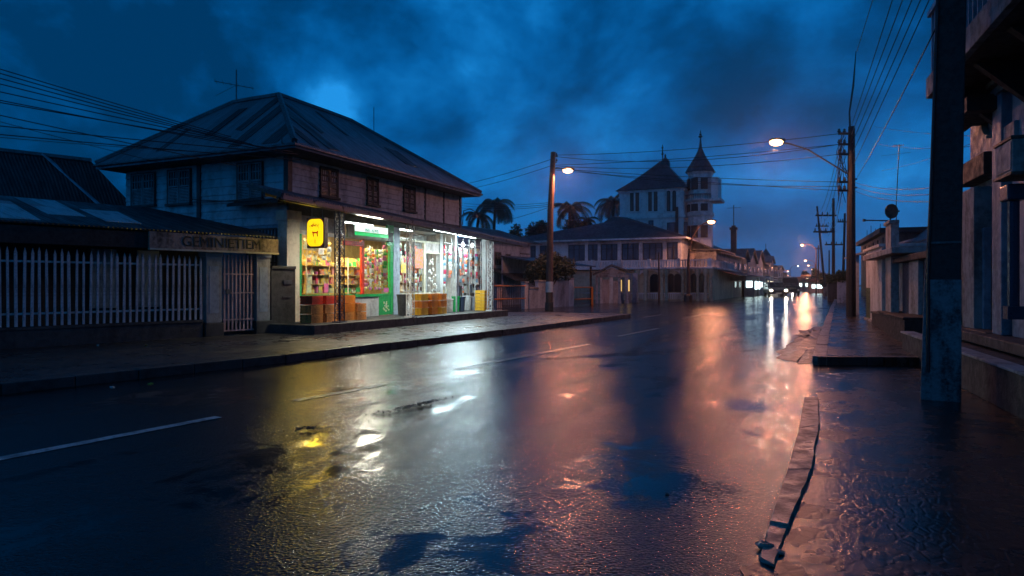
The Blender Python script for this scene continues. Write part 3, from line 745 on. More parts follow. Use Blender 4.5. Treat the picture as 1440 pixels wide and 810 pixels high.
# lattice posts
def lattice(px, x, w, mat, label, ztop, single=False, z0=FL):
    y,_ = S.onx(x,px); o = empty('lattice_post', S.w(x,y,0), S.rz, label, 'post')
    if single:
        mb = MB(); mb.tube([(0,0,z0),(0,0,ztop)],.025,8); mb.build('shaft', M[mat], o); return
    mb = MB(); r=.014
    cs = [(-w/2,-w/2),(w/2,-w/2),(w/2,w/2),(-w/2,w/2)]
    for a,b in cs: mb.tube([(a,b,z0),(a,b,ztop)],r,6)
    mb.build('shaft', M[mat], o)
    mb = MB(); z = z0+.1; st = w*1.05; fl = 0
    while z < ztop-st:
        for i in range(4):
            a,b = cs[i], cs[(i+1)%4]
            if fl: a,b = b,a
            mb.tube([(a[0],a[1],z),(b[0],b[1],z+st)],.007,4); mb.tube([(a[0],a[1],z),(b[0],b[1],z)],.007,4)
        fl ^= 1; z += st
    mb.build('bracing', M[mat], o)
    mb = MB(); mb.box(-w*.8,w*.8,-w*.8,w*.8,z0-.0,z0+.03); mb.build('base_plate', M[mat], o)
lattice(477.5,1.25,.15,'metalblue','dark blue lattice post in front of the big shop window',2.97)
lattice(577,1.25,.15,'metalwhite','grey lattice post between the green door and the orange crates',2.87)
lattice(642,1.22,.03,'metalwhite','thin round grey post near the green baskets',2.76,True)
lattice(689.5,1.22,.15,'metalwhite','white lattice post at the far end of the awning',2.68)

# yellow light box sign
y0s = -.28
ys = empty('light_box_sign', S.w(1.06,y0s,2.36), S.rz, 'glowing yellow rounded sign in a brown case with red marks under the awning', 'sign')
mb = MB(); w,h=.245,.34; mb.box(-w,w,-.0,.13,-h,h); mb.build('case', M['rust'], ys, bevel=.01)
def rrect(w,h,r,n=6):
    p=[]
    for cx,cz,a0 in ((w-r,h-r,0),(-w+r,h-r,90),(-w+r,-h+r,180),(w-r,-h+r,270)):
        for i in range(n+1): a=R(a0+90*i/n); p.append((cx+r*math.cos(a),cz+r*math.sin(a)))
    return p
mb = MB(); pts = rrect(.225,.305,.13); n=len(pts)
mb.add([(x,-.012,z) for x,z in pts]+[(x,.0,z) for x,z in pts],[tuple(range(n))]+[(i,(i+1)%n,n+(i+1)%n,n+i) for i in range(n)]); mb.build('panel', M['signyellow'], ys)
mb = MB(); pts = rrect(.237,.318,.12); mb.add([(x,-.006,z) for x,z in pts]+[(x,.0,z) for x,z in pts],[tuple(range(n))]+[(i,(i+1)%n,n+(i+1)%n,n+i) for i in range(n)]); mb.build('rim', M['crate_red'], ys)
mb = MB()
def stroke(pts, w=.012):
    for a,b in zip(pts[:-1],pts[1:]):
        d=Vector((b[0]-a[0],0,b[1]-a[1])).normalized(); n_=Vector((-d.z,0,d.x))*w/2; e_=d*w*.3
        p=Vector((a[0],-.015,a[1]))-e_; q=Vector((b[0],-.015,b[1]))+e_; y_=Vector((0,.0035,0))
        mb.add([p-n_,q-n_,q+n_,p+n_,p-n_+y_,q-n_+y_,q+n_+y_,p+n_+y_],[(0,1,2,3),(7,6,5,4),(0,4,5,1),(1,5,6,2),(2,6,7,3),(3,7,4,0)])
for s in ([(-.12,.14),(-.10,.18),(-.085,.13)],[(-.08,.13),(-.075,.19),(-.05,.16),(-.07,.14)],[(-.06,.24),(-.04,.2),(-.05,.17)],[(-.03,.14),(-.03,.18)],[(-.015,.16),(.01,.18),(.005,.145),(-.01,.15)],
          [(.03,.13),(.03,.18),(.05,.175)],[(.065,.17),(.08,.13),(.11,.2)],[(0,.22),(.01,.2)],[(.1,.12),(.095,.1)],[(-.14,.16),(-.16,.14)],[(-.09,.1),(-.095,.09)]): stroke(s)
stroke([(-.09,.02),(-.03,-.01),(.04,.0),(.085,.03)],.02); stroke([(-.06,.02),(-.055,-.03),(-.04,-.08)],.028); stroke([(.075,.03),(.06,-.03),(.075,-.08)],.028); stroke([(-.06,-.0),(.07,.0)],.035)
stroke([(.0,-.15),(.0,-.24)],.02); stroke([(-.1,-.17),(-.09,-.2)],.01); stroke([(-.14,-.18),(-.15,-.2)],.01)
mb.build('emblem', M['redink'], ys)
mb = MB(); mb.tube([(-.15,.06,h),(-.15,.06,.66)],.01,5); mb.build('hanger', M['metal'], ys); mb = MB(); mb.tube([(.15,.06,h),(.15,.06,.62)],.01,5); mb.build('hanger', M['metal'], ys)
lamp_light('sign_glow',(0,-.1,0),10,(1,.68,.05),(.4,.55),ys,'AREA',(R(-90),0,0))

# ---- crates
def crate_mesh(mat, w, d, h, n):
    o = empty('crate'); mb = MB(); t=.015
    for i in range(n):
        z0=h*(i+.06)/n; z1=h*(i+.9)/n
        mb.box(-w/2,w/2,-d/2,-d/2+t,z0,z1); mb.box(-w/2,w/2,d/2-t,d/2,z0,z1); mb.box(-w/2,-w/2+t,-d/2+t,d/2-t,z0,z1); mb.box(w/2-t,w/2,-d/2+t,d/2-t,z0,z1)
    mb.build('slats', mat, o)
    mb = MB(); mb.box(-w/2+t,w/2-t,-d/2+t,d/2-t,h*.1,h*.72); mb.build('contents', mat, o)
    return o
CR = {}
def crate(px, x, z, kind, label, group, w=.34, d=.36, h=.2, n=3, rz=0):
    key=(kind,w,d,h,n)
    if key not in CR: o = CR[key] = crate_mesh(M['crate_'+kind],w,d,h,n)
    else: o = copy_tree(CR[key])
    y,_ = S.onx(x,px); p = S.w(x,y,FL+z); o.location = p; o.rotation_euler=(0,0,S.rz+rz); tag(o,label,'crate',group)
g1='crates in front of the big shop window'; g2='orange crates stacked before the second window'; g3='yellow crates stacked at the far end'
x=1.0
for k,(px,xx,kd,nm) in enumerate(((438,.78,'brown','first'),(458,.8,'brown','second'),(485,.72,'brown','third'),(501,.8,'brown','fourth'))):
    lv = 3 if k in (0,1,2) else 2
    for j in range(lv):
        kind = kd
        if k in (0,1) and j==lv-1: kind='red'
        if k==2: kind = 'orange' if j else 'brown'
        if k==3 and j==1: kind='brown'
        pos = ('bottom','middle','top')[j] if lv==3 else ('bottom','top')[j]
        crate(px,xx,.21*j,kind,f'{kind} slatted crate, {pos} of the {nm} stack from the left under the big window',g1,.34,.38,.205,3,random.uniform(-.06,.06))
crate(493,.38,0,'brown','low brown crate against the ribbed wall behind the third stack',g1,.34,.38,.205,3)
crate(493,.38,.21,'red','red crate on the low brown crate against the ribbed wall',g1,.34,.38,.205,3)
for k,(px,nm) in enumerate(((591,'left'),(605,'middle'),(618,'right'))):
    for j in range(3):
        kind = ['yellow','orange','orange','orange','yellow','orange','yellow','orange','orange'][(k*3+j*2)%9]
        crate(px,.8+.03*k,.205*j,kind,f'{kind} crate, {("bottom","middle","top")[j]} of the {nm} stack before the second window',g2,.32,.34,.2,3,random.uniform(-.07,.07))
for j in range(6): crate(678,.85,.115*j,'yellow',f'shallow yellow crate, level {("one","two","three","four","five","six")[j]} from the floor of the far end stack',g3,.36,.34,.11,2,random.uniform(-.04,.04))
# buckets / baskets in the open bay
def bucket(px,x,mat,label,h=.5,r=.14):
    y,_=S.onx(x,px); o=empty('basket',S.w(x,y,FL),S.rz,label,'basket'); mb=MB(); mb.lathe([(r*.75,0),(r,h),(r*.93,h),(r*.7,.02)],0,0,16); mb.build('body',M[mat],o,smooth=False)
    mb=MB(); mb.lathe([(r*1.0,h-.04),(r*1.06,h-.04),(r*1.06,h),(r*1.0,h)],0,0,16); mb.build('rim',M[mat],o)
bucket(641,.55,'green','tall green basket in the open end of the shop'); bucket(648.5,.6,'metalblue','blue basket beside the green one in the open end of the shop',.48)
bucket(566,.55,'metal','dark grey bin beside the green half door',.6,.16)
bucket(657,.3,'metalwhite','pale grey basket right of the blue one',.5,.15); bucket(664,.3,'bluegrey','grey blue basket nearest the yellow crates',.46,.15); bucket(632,.4,'pink','reddish basket left of the green one',.42,.15)
# ---- goods on shelves
random.seed(11)
shelf_n=['lowest','second','third','fourth','fifth','top']
def shelfunit(px0,px1,x,levels,label,pal,dens=.085,sh=.0,zs0=.98,step=.27,depth=.3):
    y0,y1=S.onx(x,px0)[0],S.onx(x,px1)[0]; o=empty('shelf_unit',S.w(x,y0,0),S.rz,label,'shelf'); Ls=y1-y0
    mb=MB()
    for k in range(levels): mb.box(-depth/2,depth/2,0,Ls,zs0+k*step-.012,zs0+k*step)
    mb.build('shelf',M['shopgold'] if px0<550 else M['metalwhite'],o); mb=MB(); mb.box(-depth/2-.02,-depth/2-.005,0,Ls,FL,zs0+levels*step); mb.build('back_panel',M['shopgold'] if px0<600 else M['cream'],o)
    mb=MB()
    for yy in (.0,Ls): mb.box(-depth/2,-depth/2+.03,yy-.012,yy+.012,FL,zs0+levels*step); mb.box(depth/2-.03,depth/2,yy-.012,yy+.012,FL,zs0+levels*step)
    mb.build('upright',M['metalwhite'],o)
    for k in range(levels):
        y=.03
        row={}
        while y<Ls-.06:
            w=dens*random.choice((.45,.6,.8,1.1,1.6)); h=random.uniform(step*.35,step*1.05); ci=random.choice(pal); r=random.random()
            mb=MB(); nm='package'
            if r<.25: mb.lathe([(w*.36,0),(w*.38,h*.6),(w*.16,h*.78),(w*.14,h),(.005,h)],0,0,8); nm='bottle'
            elif r<.4: mb.lathe([(w*.42,0),(w*.42,h*.62),(w*.40,h*.64)],0,0,10); nm='tin'
            elif r<.7: mb.box(-.06,.06,-w*.44,w*.44,0,h)
            else: mb.add([(-.05,-w*.4,0),(.05,-w*.4,0),(.05,w*.4,0),(-.05,w*.4,0),(-.01,-w*.46,h),(.01,-w*.46,h),(.01,w*.46,h),(-.01,w*.46,h)],[(0,1,2,3),(4,5,6,7),(0,1,5,4),(1,2,6,5),(2,3,7,6),(3,0,4,7)]); nm='packet'
            q=S.w(x+random.uniform(-.02,.08),y0+y+w/2,zs0+k*step)
            po=mb.build(nm,GM[ci],loc=q,rz=S.rz+random.uniform(-.15,.15))
            row.setdefault(f'{GOODS[ci][1]} {nm}',[]).append(po); tag(po,'x',nm,'goods on the shop shelves'); y+=w*.93
        for kk,os_ in row.items():
            for i_,po in enumerate(os_):
                pl=label.split('shelf unit ')[1]
                po['label']=f'{kk} on the {shelf_n[k]} shelf {pl}' if len(os_)==1 else f"{['first','second','third','fourth','fifth','sixth','seventh','eighth','ninth','tenth','eleventh','twelfth'][i_]} {kk} from left, {shelf_n[k]} shelf {pl}"
shelfunit(425,468,-.35,4,'warm lit display shelf unit behind the left half of the big window',[0,0,1,2,7,4,8,8,0,0,1,6],.15,zs0=.98,step=.235,depth=.3)
shelfunit(484,506,-.35,4,'display shelf unit behind the red framed part of the big window',[0,8,8,4,1,0,0],.14,step=.235)
shelfunit(562,594,-.3,4,'poster bay shelf unit behind the second window',[1,2,3,8,7,6,0],.10,zs0=1.0)
shelfunit(622,640,-.5,5,'hanging goods shelf unit in the open bay',[3,3,2,5,8,3],.12,zs0=.9,step=.33)
shelfunit(652,680,-.5,5,'pale goods shelf unit at the far end of the open bay',[3,3,8,1,3,5],.13,zs0=.9,step=.33)
# strips of small packets hanging behind the glass and in the open bay
def strip(px, x, z0, z1, pal, label, w=.11):
    y,_=S.onx(x,px); o=empty('packet_strip',S.w(x,y,0),S.rz+random.uniform(-.3,.3),label,'packet strip','strips of packets hanging in the shop')
    mb=MB(); mb.box(-.004,.0,-.006,.006,z0,z1+.1); mb.build('backing',M['white'],o)
    z=z0; byc={}
    while z<z1:
        h=random.uniform(.07,.15); ci=random.choice(pal); m_=byc.setdefault(ci,MB()); j=random.uniform(-.02,.02); ww=w*random.uniform(.7,1.1)/2
        t=.012; m_.add([(t,j-ww,z),(t*2.4,j,z+h*.5),(t,j+ww,z),(t,j+ww,z+h*.92),(t,j-ww,z+h*.92),(.001,j-ww,z),(.001,j+ww,z),(.001,j+ww,z+h*.92),(.001,j-ww,z+h*.92)],[(0,2,1),(2,3,1),(3,4,1),(4,0,1),(5,8,7,6),(0,5,6,2),(2,6,7,3),(3,7,8,4),(4,8,5,0)]); z+=h
    for ci,m_ in byc.items(): m_.build('packets',GM[ci],o)
ordn=['first','second','third','fourth','fifth','sixth','seventh','eighth','ninth','tenth']
for i in range(10): strip(514+3.4*i+random.uniform(-.5,.5),-.12-.05*(i%2),1.0+random.uniform(0,.12),2.15+random.uniform(-.1,.12),[0,0,0,8,1,6,3,4][i%3:],f'{ordn[i]} strip of mostly yellow packets from the left behind the glass door',.14)
for i in range(6): strip(428+7*i,-.12,1.75+random.uniform(-.1,.1),2.25,[0,0,8,3,1],f'{ordn[i]} short strip of yellow packets from the left, high in the big window',.15)
for i in range(7): strip(625+7.5*i,-.1,1.3+random.uniform(-.25,.25),2.4,[3,3,2,5,1,3],f'{ordn[i]} strip of pale packets from the left in the open bay',.15)
for i in range(4): strip(563+7*i,-.08,1.3+random.uniform(-.15,.25),2.35,[3,8,2,1,3],f'{ordn[i]} strip of mixed packets from the left in the second window',.15)
# wares hanging in the doorway: a pale spotted garland of pouches
for k,(px,z,x,ci,lb) in enumerate(((607,1.5,.0,3,'bundle of pale pouches hanging in the dark doorway'),(651,1.75,.1,2,'red and yellow streamer hanging in the open bay'))):
    y,_=S.onx(x,px); o=empty('hanging_wares',S.w(x,y,0),S.rz,lb,'hanging wares')
    mb=MB()
    for i in range(46 if k==0 else 14):
        t=random.random(); zz=.85+t*1.2; r=(.05+.16*(1-t)) if k==0 else .03; a=random.uniform(0,6.3); rr=r*random.random()**.5
        mb.blob((rr*math.cos(a),rr*math.sin(a),zz),(.035,.035,.045),6,4,.2)
    mb.build('pouches',GM[ci] if k==0 else GM[1],o); mb=MB(); mb.tube([(0,0,.9),(0,0,2.6)],.006,4); mb.build('cord',M['cable'],o)
# posters stuck on panes
for (px0,px1,z0,z1,ci,lb) in ((500,506,1.0,1.12,4,'small green notice low on the big window'),(455,461,1.0,1.22,6,'pink card standing in the big window'),(563,570,1.55,1.85,0,'yellow poster on the second window'),(583,594,1.7,2.3,1,'salmon poster on the second window beside the doorway'),(427,440,2.06,2.22,8,'pale yellow price poster at the top left of the big window'),(447,455,1.95,2.25,3,'white price poster under the yellow sign'),(539,546,.98,1.1,6,'pink notice above the green half door'),(659,667,1.15,1.5,3,'white notice with grey frame in the open bay')):
    mb=MB(); mb.box(0,.004,0,wy(px1)-wy(px0),z0,z1); q=S.w(.016 if px0<600 else -.45,wy(px0),0); tag(mb.build('poster',GM[ci],loc=q,rz=S.rz),lb,'poster')
# TV antenna and lightning rod on the roof
def yagi(loc, h, s, label, rz=0, cat='antenna'):
    o=empty('tv_antenna',loc,rz,label,cat); mb=MB(); mb.tube([(0,0,-.15),(0,0,h)],.018*s+.004,6); mb.build('mast',M['metal'],o)
    mb=MB(); mb.tube([(-.75*s,0,h*.62),(.6*s,0,h*.5)],.011*s+.002,5)
    for i in range(6): x=-.7*s+i*.25*s; l=(.32-.03*i)*s; z=h*.62-(x+.75*s)/1.35/s*h*.12; mb.tube([(x,-l,z),(x,l,z)],.007*s+.002,4)
    mb.tube([(-.7*s,.0,h*.2),(0,0,h*.55)],.009*s,4)
    mb.build('boom',M['metal'],o)
p=P(335,146,19.0); yagi(S.w(ex-2.65-1.55,ey0+2.3,6.2),.95,.75,'tv antenna standing on the shop roof ridge',.3)
r0 = Rr+Vector((0,1.2,-.45)); q=S.w(r0.x,r0.y,r0.z); o=MB(); o.tube([(0,0,-.05),(0,0,1.15)],.012,5); tag(o.build('lightning_rod',M['metal'],loc=q),'thin bare rod standing on the far hip of the shop roof','rod')

# ================================================================= LEFT: fence, gate, annex
Ff = Fr(-6.36,14.0,39.2)
def fy(px): return Ff.onx(0,px)[0]
fence = empty('picket_fence', Ff.w(0,0), Ff.rz, 'pale pointed picket fence on a dark stained plinth along the left pavement','fence')
ys_, ye_ = fy(-60), fy(284)
random.seed(5)
y = ys_
mb=MB(); mb.box(-.2,0,ys_-1,ye_+.02,.1,.42); mb.box(-.22,.02,ys_-1,ye_+.02,.42,.47); mb.build('plinth',M['stoned'],fence,bevel=.01)
mb=MB(); mb.box(-.075,-.045,ys_-1,ye_,1.58,1.615); mb.build('rail',M['picket'],fence); mb=MB(); mb.box(-.075,-.045,ys_-1,ye_,.68,.715); mb.build('rail',M['picket'],fence)
n=0
while y<ye_ and n<60:
    t=(y-ys_)/(ye_-ys_); h=1.86-.09*t+random.uniform(-.015,.015); w=.021; mb=MB(); a=random.uniform(-.014,.014); w*=random.uniform(.85,1.12)
    if random.random()<.05: h-=.03
    mb.add([(-.045,-w,.48),(-.045,w,.48),(-.045,w+a,h-.09),(-.045,a,h),(-.045,-w+a,h-.09),(-.022,-w,.48),(-.022,w,.48),(-.022,w+a,h-.09),(-.022,a,h),(-.022,-w+a,h-.09)],
      [(0,1,2,3,4),(9,8,7,6,5),(0,5,6,1),(1,6,7,2),(2,7,8,3),(3,8,9,4),(4,9,5,0)])
    mb.build('picket',M['picket'],fence,loc=(0,y,0)); y+=.1135; n+=1
def gpil(px0,px1,zt,label,mat='stone'):
    o=empty('gate_pillar',Ff.w(0,(fy(px0)+fy(px1))/2),Ff.rz,label,'pillar'); w=(fy(px1)-fy(px0))/2
    mb=MB(); mb.box(-.28,.0,-w,w,.4,zt-.1); mb.build('shaft',M[mat],o,bevel=.01); mb=MB(); mb.box(-.31,.03,-w-.03,w+.03,.1,.4); mb.build('base',M['stoned'],o,bevel=.015)
    mb=MB(); mb.box(-.30,.02,-w-.02,w+.02,zt-.1,zt); mb.build('cap',M[mat],o,bevel=.01)
    mb=MB(); mb.box(.0,.006,-w*.6,w*.6,.6,zt-.3); mb.build('panel',M['bluegrey'],o)
gpil(290,312,1.88,'grey stone gate pillar between the picket fence and the pink gate'); gpil(361,380,1.88,'grey stone gate pillar right of the pink gate below the sign board')
gate=empty('metal_gate',Ff.w(-.05,fy(315)),Ff.rz,'narrow pink barred gate between two stone pillars','gate'); gw=fy(358)-fy(315)
for i in range(8):
    yy=gw*(i+.4)/8; mb=MB(); mb.box(-.015,.015,yy-.018,yy+.018,.2,1.83); mb.build('bar',M['pinkgate'],gate)
for z in (.45,1.02,1.42,.22): mb=MB(); mb.box(-.012,.022,0,gw,z-.014,z+.014); mb.build('rail',M['pinkgate'],gate)
mb=MB(); mb.box(.016,.04,gw*.08,gw*.22,1.0,1.1); mb.build('latch',M['metal'],gate)
# annex behind the fence
an=empty('annex_house',Ff.w(0,0),Ff.rz,'low dark annex with patched corrugated roof behind the picket fence','house')
yl, yr = fy(-160), fy(377)
def annexz(x): return 2.27+(.1-x)/3.7*.80
mb=MB(); mb.slab([(.12,yl,annexz(.12)),(.12,yr+.1,annexz(.12)),(-.9,yr+.1,annexz(-.9)),(-3.6,yr-1.0,annexz(-3.6)),(-3.6,yl,annexz(-3.6))],.03); mb.build('roof',M['annexroof'],an)
for (p0,p1,x0,x1) in ((-40,60,-.1,-2.6),(95,150,-1.0,-3.4),(165,215,-.5,-2.2)):
    ya_=fy(p0); yb_=fy(p1); xm=-1.2
    mb=MB(); mb.slab([(x0,ya_,annexz(x0)+.012),(x0,yb_,annexz(x0)+.012),(x1,yb_+.2,annexz(x1)+.012),(x1,ya_+.1,annexz(x1)+.012)],.008); mb.build('roof_sheet',M['newsheet'],an)
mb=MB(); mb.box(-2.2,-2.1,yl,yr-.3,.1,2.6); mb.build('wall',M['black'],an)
mb=MB(); mb.box(-2.05,-2.0,fy(-30),fy(25),1.75,2.15); mb.build('window',M['bluegrey'],an)
for px0,px1 in ((130,165),(195,225)): mb=MB(); a,_=Ff.onx(-2.0,px0); b,_=Ff.onx(-2.0,px1); mb.box(-2.09,-2.04,a,b,.7,1.95); mb.build('door',M['bluegrey'],an)
mb=MB(); s0,s1=fy(205),fy(379)+.12; mb.slab([(.16,s0,2.22),(.16,s1,2.2),(.1,s1,2.2),(.1,s0,2.22)],.32); sb=mb.build('sign_board',M['rustplaster'],an)
mb=MB(); mb.box(.09,.19,s0,s1,1.865,1.9); mb.build('moulding',M['cream'],sb)
text_mesh('GEMINIETIEM',.29,'sign_lettering',M['black'],sb, Matrix.Translation((.165,(fy(255)+fy(358))/2,2.05))@MX@Matrix.Scale(1.0,4,(1,0,0)))
mb=MB(); mb.box(-.1,.08,yl,s0,1.9,2.2); mb.build('beam',M['black'],an)
# wall piece between gate pillar and shop
o=empty('low_wall',Ff.w(0,fy(382)),Ff.rz,'short stained wall with iron letter slot between the gate pillar and the shop','wall'); Lw=.62
mb=MB(); mb.box(-.2,-.02,0,Lw,.1,1.55); mb.box(-.23,.01,0,Lw,1.55,1.62); mb.build('masonry',M['stoned'],o,bevel=.01); mb=MB(); mb.box(-.02,.0,.3,.52,1.2,1.3); mb.box(-.02,.0,.28,.5,.9,.93); mb.build('plate',M['metal'],o)
# dark gabled house at the far left
dh=empty('dark_house',Ff.w(0,0),Ff.rz,'black roofed house with a pale roof seam at the far left behind the annex','house')
rA=P(-140,196,20.5); rB=P(128,227,21.5)
la=Ff.loc(rA.x,rA.y); lb_=Ff.loc(rB.x,rB.y)
ea=(la[0]+3.0,la[1]-.3,2.7); eb=(lb_[0]+2.4,lb_[1]+1.0,2.8)
mb=MB(); mb.slab([(la[0],la[1],rA.z),(lb_[0],lb_[1],rB.z),eb,ea],.06); mb.slab([(la[0]-4,la[1],2.9),(lb_[0]-4,lb_[1],2.9),(lb_[0],lb_[1],rB.z),(la[0],la[1],rA.z)],.06); mb.build('roof',M['darkroof'],dh)
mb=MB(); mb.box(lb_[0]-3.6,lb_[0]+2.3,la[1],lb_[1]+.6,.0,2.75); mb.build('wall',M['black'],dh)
t=.62; a=Vector((la[0],la[1],rA.z)).lerp(Vector((lb_[0],lb_[1],rB.z)),.74); b=Vector(ea).lerp(Vector(eb),.86)
mb=MB(); mb.bar(a+Vector((.02,0,.05)),b+Vector((.02,0,.05)),.12,.04); mb.build('roof_seam',M['bluegrey'],dh)
mb=MB(); mb.tube([(la[0],la[1],rA.z+.03),(lb_[0],lb_[1],rB.z+.03)],.07,6); mb.build('ridge_cap',M['metal'],dh)
# ================================================================= TREES
def leafcloud(mb, blobs, n, s, squash=.6):
    for i in range(n):
        c,r = random.choices(blobs, weights=[b[1][0]*b[1][1]*b[1][2] for b in blobs])[0]
        while True:
            d=Vector((random.gauss(0,1),random.gauss(0,1),random.gauss(0,1))).normalized(); break
        q=random.uniform(.55,1.08); p=Vector(c)+Vector((d.x*r[0],d.y*r[1],d.z*r[2]))*q
        a=Vector((random.gauss(0,1),random.gauss(0,1),random.gauss(0,.6))).normalized(); b=a.cross(Vector((random.gauss(0,1),random.gauss(0,1),random.gauss(0,1)))).normalized()
        k=s*random.uniform(.6,1.3); mb.quad(p-a*k, p+b*k*squash*.6, p+a*k, p-b*k*squash*.6)
def tree(x,y,h,cr,label,seed,n=1500,s=.13,mat='foliage',trunk=.12,base=.35,group=None,name='tree',z=0):
    random.seed(seed); o=empty(name,(x,y,z),random.uniform(0,6),label,'tree',group)
    mb=MB(); hb=h*base
    mb.tube([(0,0,-.05),(.05,0,hb*.5),(0,.04,hb),(.1,.02,h*.7)],[trunk,trunk*.8,trunk*.65,trunk*.25],8)
    bl=[]
    for i in range(8):
        a=random.uniform(0,6.3); rr=random.uniform(.25,.62)*cr; zz=hb+(h-hb)*random.uniform(.2,.8); q=(math.cos(a)*rr,math.sin(a)*rr,zz)
        mb.tube([(0,0,hb*.9),(q[0]*.5,q[1]*.5,(hb+zz)/2),q],[trunk*.45,trunk*.3,trunk*.1],5)
        bl.append((q,(cr*random.uniform(.35,.5),cr*random.uniform(.35,.5),(h-hb)*random.uniform(.2,.3))))
    bl.append(((0,0,h*.75),(cr*.55,cr*.55,(h-hb)*.3)))
    mb.build('trunk',M['bark'],o)
    mb=MB(); leafcloud(mb,bl,n,s); mb.build('crown',M[mat],o)
    return o
frond_protos=[]
def palm(x,y,h,label,seed,fl=2.6,n=20):
    random.seed(seed); o=empty('palm_tree',(x,y,0),random.uniform(0,6),label,'palm tree','palms behind the middle houses')
    lean=random.uniform(-.6,.6); mb=MB(); pts=[(lean*(t**2),0,h*t) for t in [i/8 for i in range(9)]]; mb.tube(pts,[.2-.08*i/8 for i in range(9)],8); mb.build('trunk',M['bark'],o)
    top=Vector(pts[-1])
    for k in range(n):
        a=2*math.pi*k/n+random.uniform(-.2,.2); el=random.uniform(-.25,1.2); L_=fl*random.uniform(.75,1.1)
        d=Vector((math.cos(a),math.sin(a),0)); mb=MB(); m=12; prev=top; pts=[]
        ang=el; p=top.copy()
        for i in range(m+1):
            pts.append(p.copy()); p=p+(d*math.cos(ang)+Vector((0,0,1))*math.sin(ang))*L_/m; ang-=.19*random.uniform(.8,1.2)
        mb.tube(pts,[.03*(1-i/(m+2)) for i in range(m+1)],4)
        side=Vector((-d.y,d.x,0))
        for i in range(1,m*3):
            t=i/3; i0=min(int(t),m-1); q=pts[i0].lerp(pts[i0+1],t-i0); ll=L_*.30*math.sin(math.pi*min(1,(t/m*.85+.12)))*random.uniform(.8,1.1)
            fw=(pts[i0+1]-pts[i0]).normalized()
            for s_ in (-1,1):
                tip=q+side*s_*ll*.75+fw*ll*.5-Vector((0,0,ll*.55)); w=fw*.035
                mb.quad(q-w,tip,q+w)
        mb.build('frond',M['palm'],o)
for (px,py,Y,lb,sd,fl,n) in ((692,288,58,'palm with full round head right beside the shop roof end',1,2.7,24),(666,304,60,'low ragged palm against the shop roof end, left of the round headed palm',2,2.3,16),
        (801,296,62,'palm just right of the first street lamp',3,2.7,24),(862,286,66,'palm half hidden behind the tower house',4,3.0,22),(828,312,63,'short palm low behind the roof right of the first street lamp',5,1.5,12)):
    p=P(px,py,Y); palm(p.x,p.y,p.z,lb,sd,fl,n)
def at_tree(px0,px1,ptop,Y,label,seed,**k):
    a=P(px0,ptop,Y); b=P(px1,ptop,Y); return tree((a.x+b.x)/2,Y,a.z,(b.x-a.x)/2,label,seed,**k)
at_tree(728,775,301,60,'dark rounded tree behind the roof left of the first street lamp',21,n=2200,s=.2,mat='foliage_d',trunk=.3,base=.5)
at_tree(700,740,317,58,'low dark tree under the palms behind the roof',22,n=1200,s=.2,mat='foliage_d',trunk=.2,base=.4)
at_tree(660,712,318,54,'dark bushy tree under the round headed palm',23,n=1600,s=.2,mat='foliage_d',trunk=.2,base=.4)
at_tree(790,842,308,62,'wide dark tree behind the roof right of the first street lamp',24,n=1800,s=.2,mat='foliage_d',trunk=.25,base=.5)
at_tree(735,812,350,36.0,'dark dense garden tree overhanging the wall behind the first street lamp',25,n=6500,s=.10,mat='foliage_d',trunk=.12,base=.32,name='garden_tree')

# ================================================================= MIDDLE: garden walls, gates, house, shelter
Fm = Fr(-.9,31,31.8)
def my(px,py=HZ,c=0): return Fm.onx(c,px,py)
def mz(px,py,c=0): return Fm.onx(c,px,py)[1]
def wallbit(px0,px1,pt,label,mat='bluegrey',name='garden_wall',cat='wall',th=.2,cap=True):
    a,_=my(px0); b,zt=my(px1,pt); o=empty(name,Fm.w(0,a),Fm.rz,label,cat); L_=b-a
    mb=MB(); mb.box(-th,0,0,L_,-.02,zt-.08); mb.build('masonry',M[mat],o,bevel=.01)
    mb=MB(); mb.box(-th-.03,.03,-.02,L_+.02,zt-.08,zt); mb.build('coping',M['stone'],o,bevel=.01); return o
wallbit(699,706,400,'pale post at the left end of the first orange railed gate','pink','gate_post','post')
wallbit(738,743,396,'tall pale post at the right end of the first orange railed gate','white','gate_post','post')
wallbit(744,757,404,'low bluish wall panel left of the first street lamp')
wallbit(757,768,394,'narrow high wall panel just left of the first street lamp')
wallbit(779,785,391,'pale gate post just right of the first street lamp','white','gate_post','post')
wallbit(785,800,393,'reddish door leaf panel between two pale posts right of the first street lamp','pink','garden_door','door')
wallbit(800,807,391,'pale gate post before the second orange railed gate','white','gate_post','post')
def railgate(px0,px1,pt,pm,label,post=False):
    a,_=my(px0); b,zt=my(px1,pt); zm=mz(px1,pm); o=empty('barrier_gate',Fm.w(0,a),Fm.rz,label,'gate'); L_=b-a
    for z in (zt,zm): mb=MB(); mb.tube([(.02,0,z),(.02,L_,z)],.035,8); mb.build('rail',M['orangepaint'],o)
    mb=MB(); n=int(L_/.16)
    for i in range(n): y=L_*(i+.5)/n; mb.tube([(-.0,y,.08),(0,y,zt)],.012,4)
    mb.build('bars',M['metal'],o)
    mb=MB(); mb.tube([(0,0,.1),(0,L_,.1)],.02,5); mb.build('bottom_rail',M['metal'],o)
    if post: mb=MB(); mb.tube([(.04,L_,.0),(.04,L_,zt)],.07,8); mb.build('post',M['orangepaint'],o)
railgate(694,738,402,419.5,'gate with two orange rails and dark bars beyond the shop')
railgate(808,832,404,420,'gate with orange rails and stout orange end post',True)
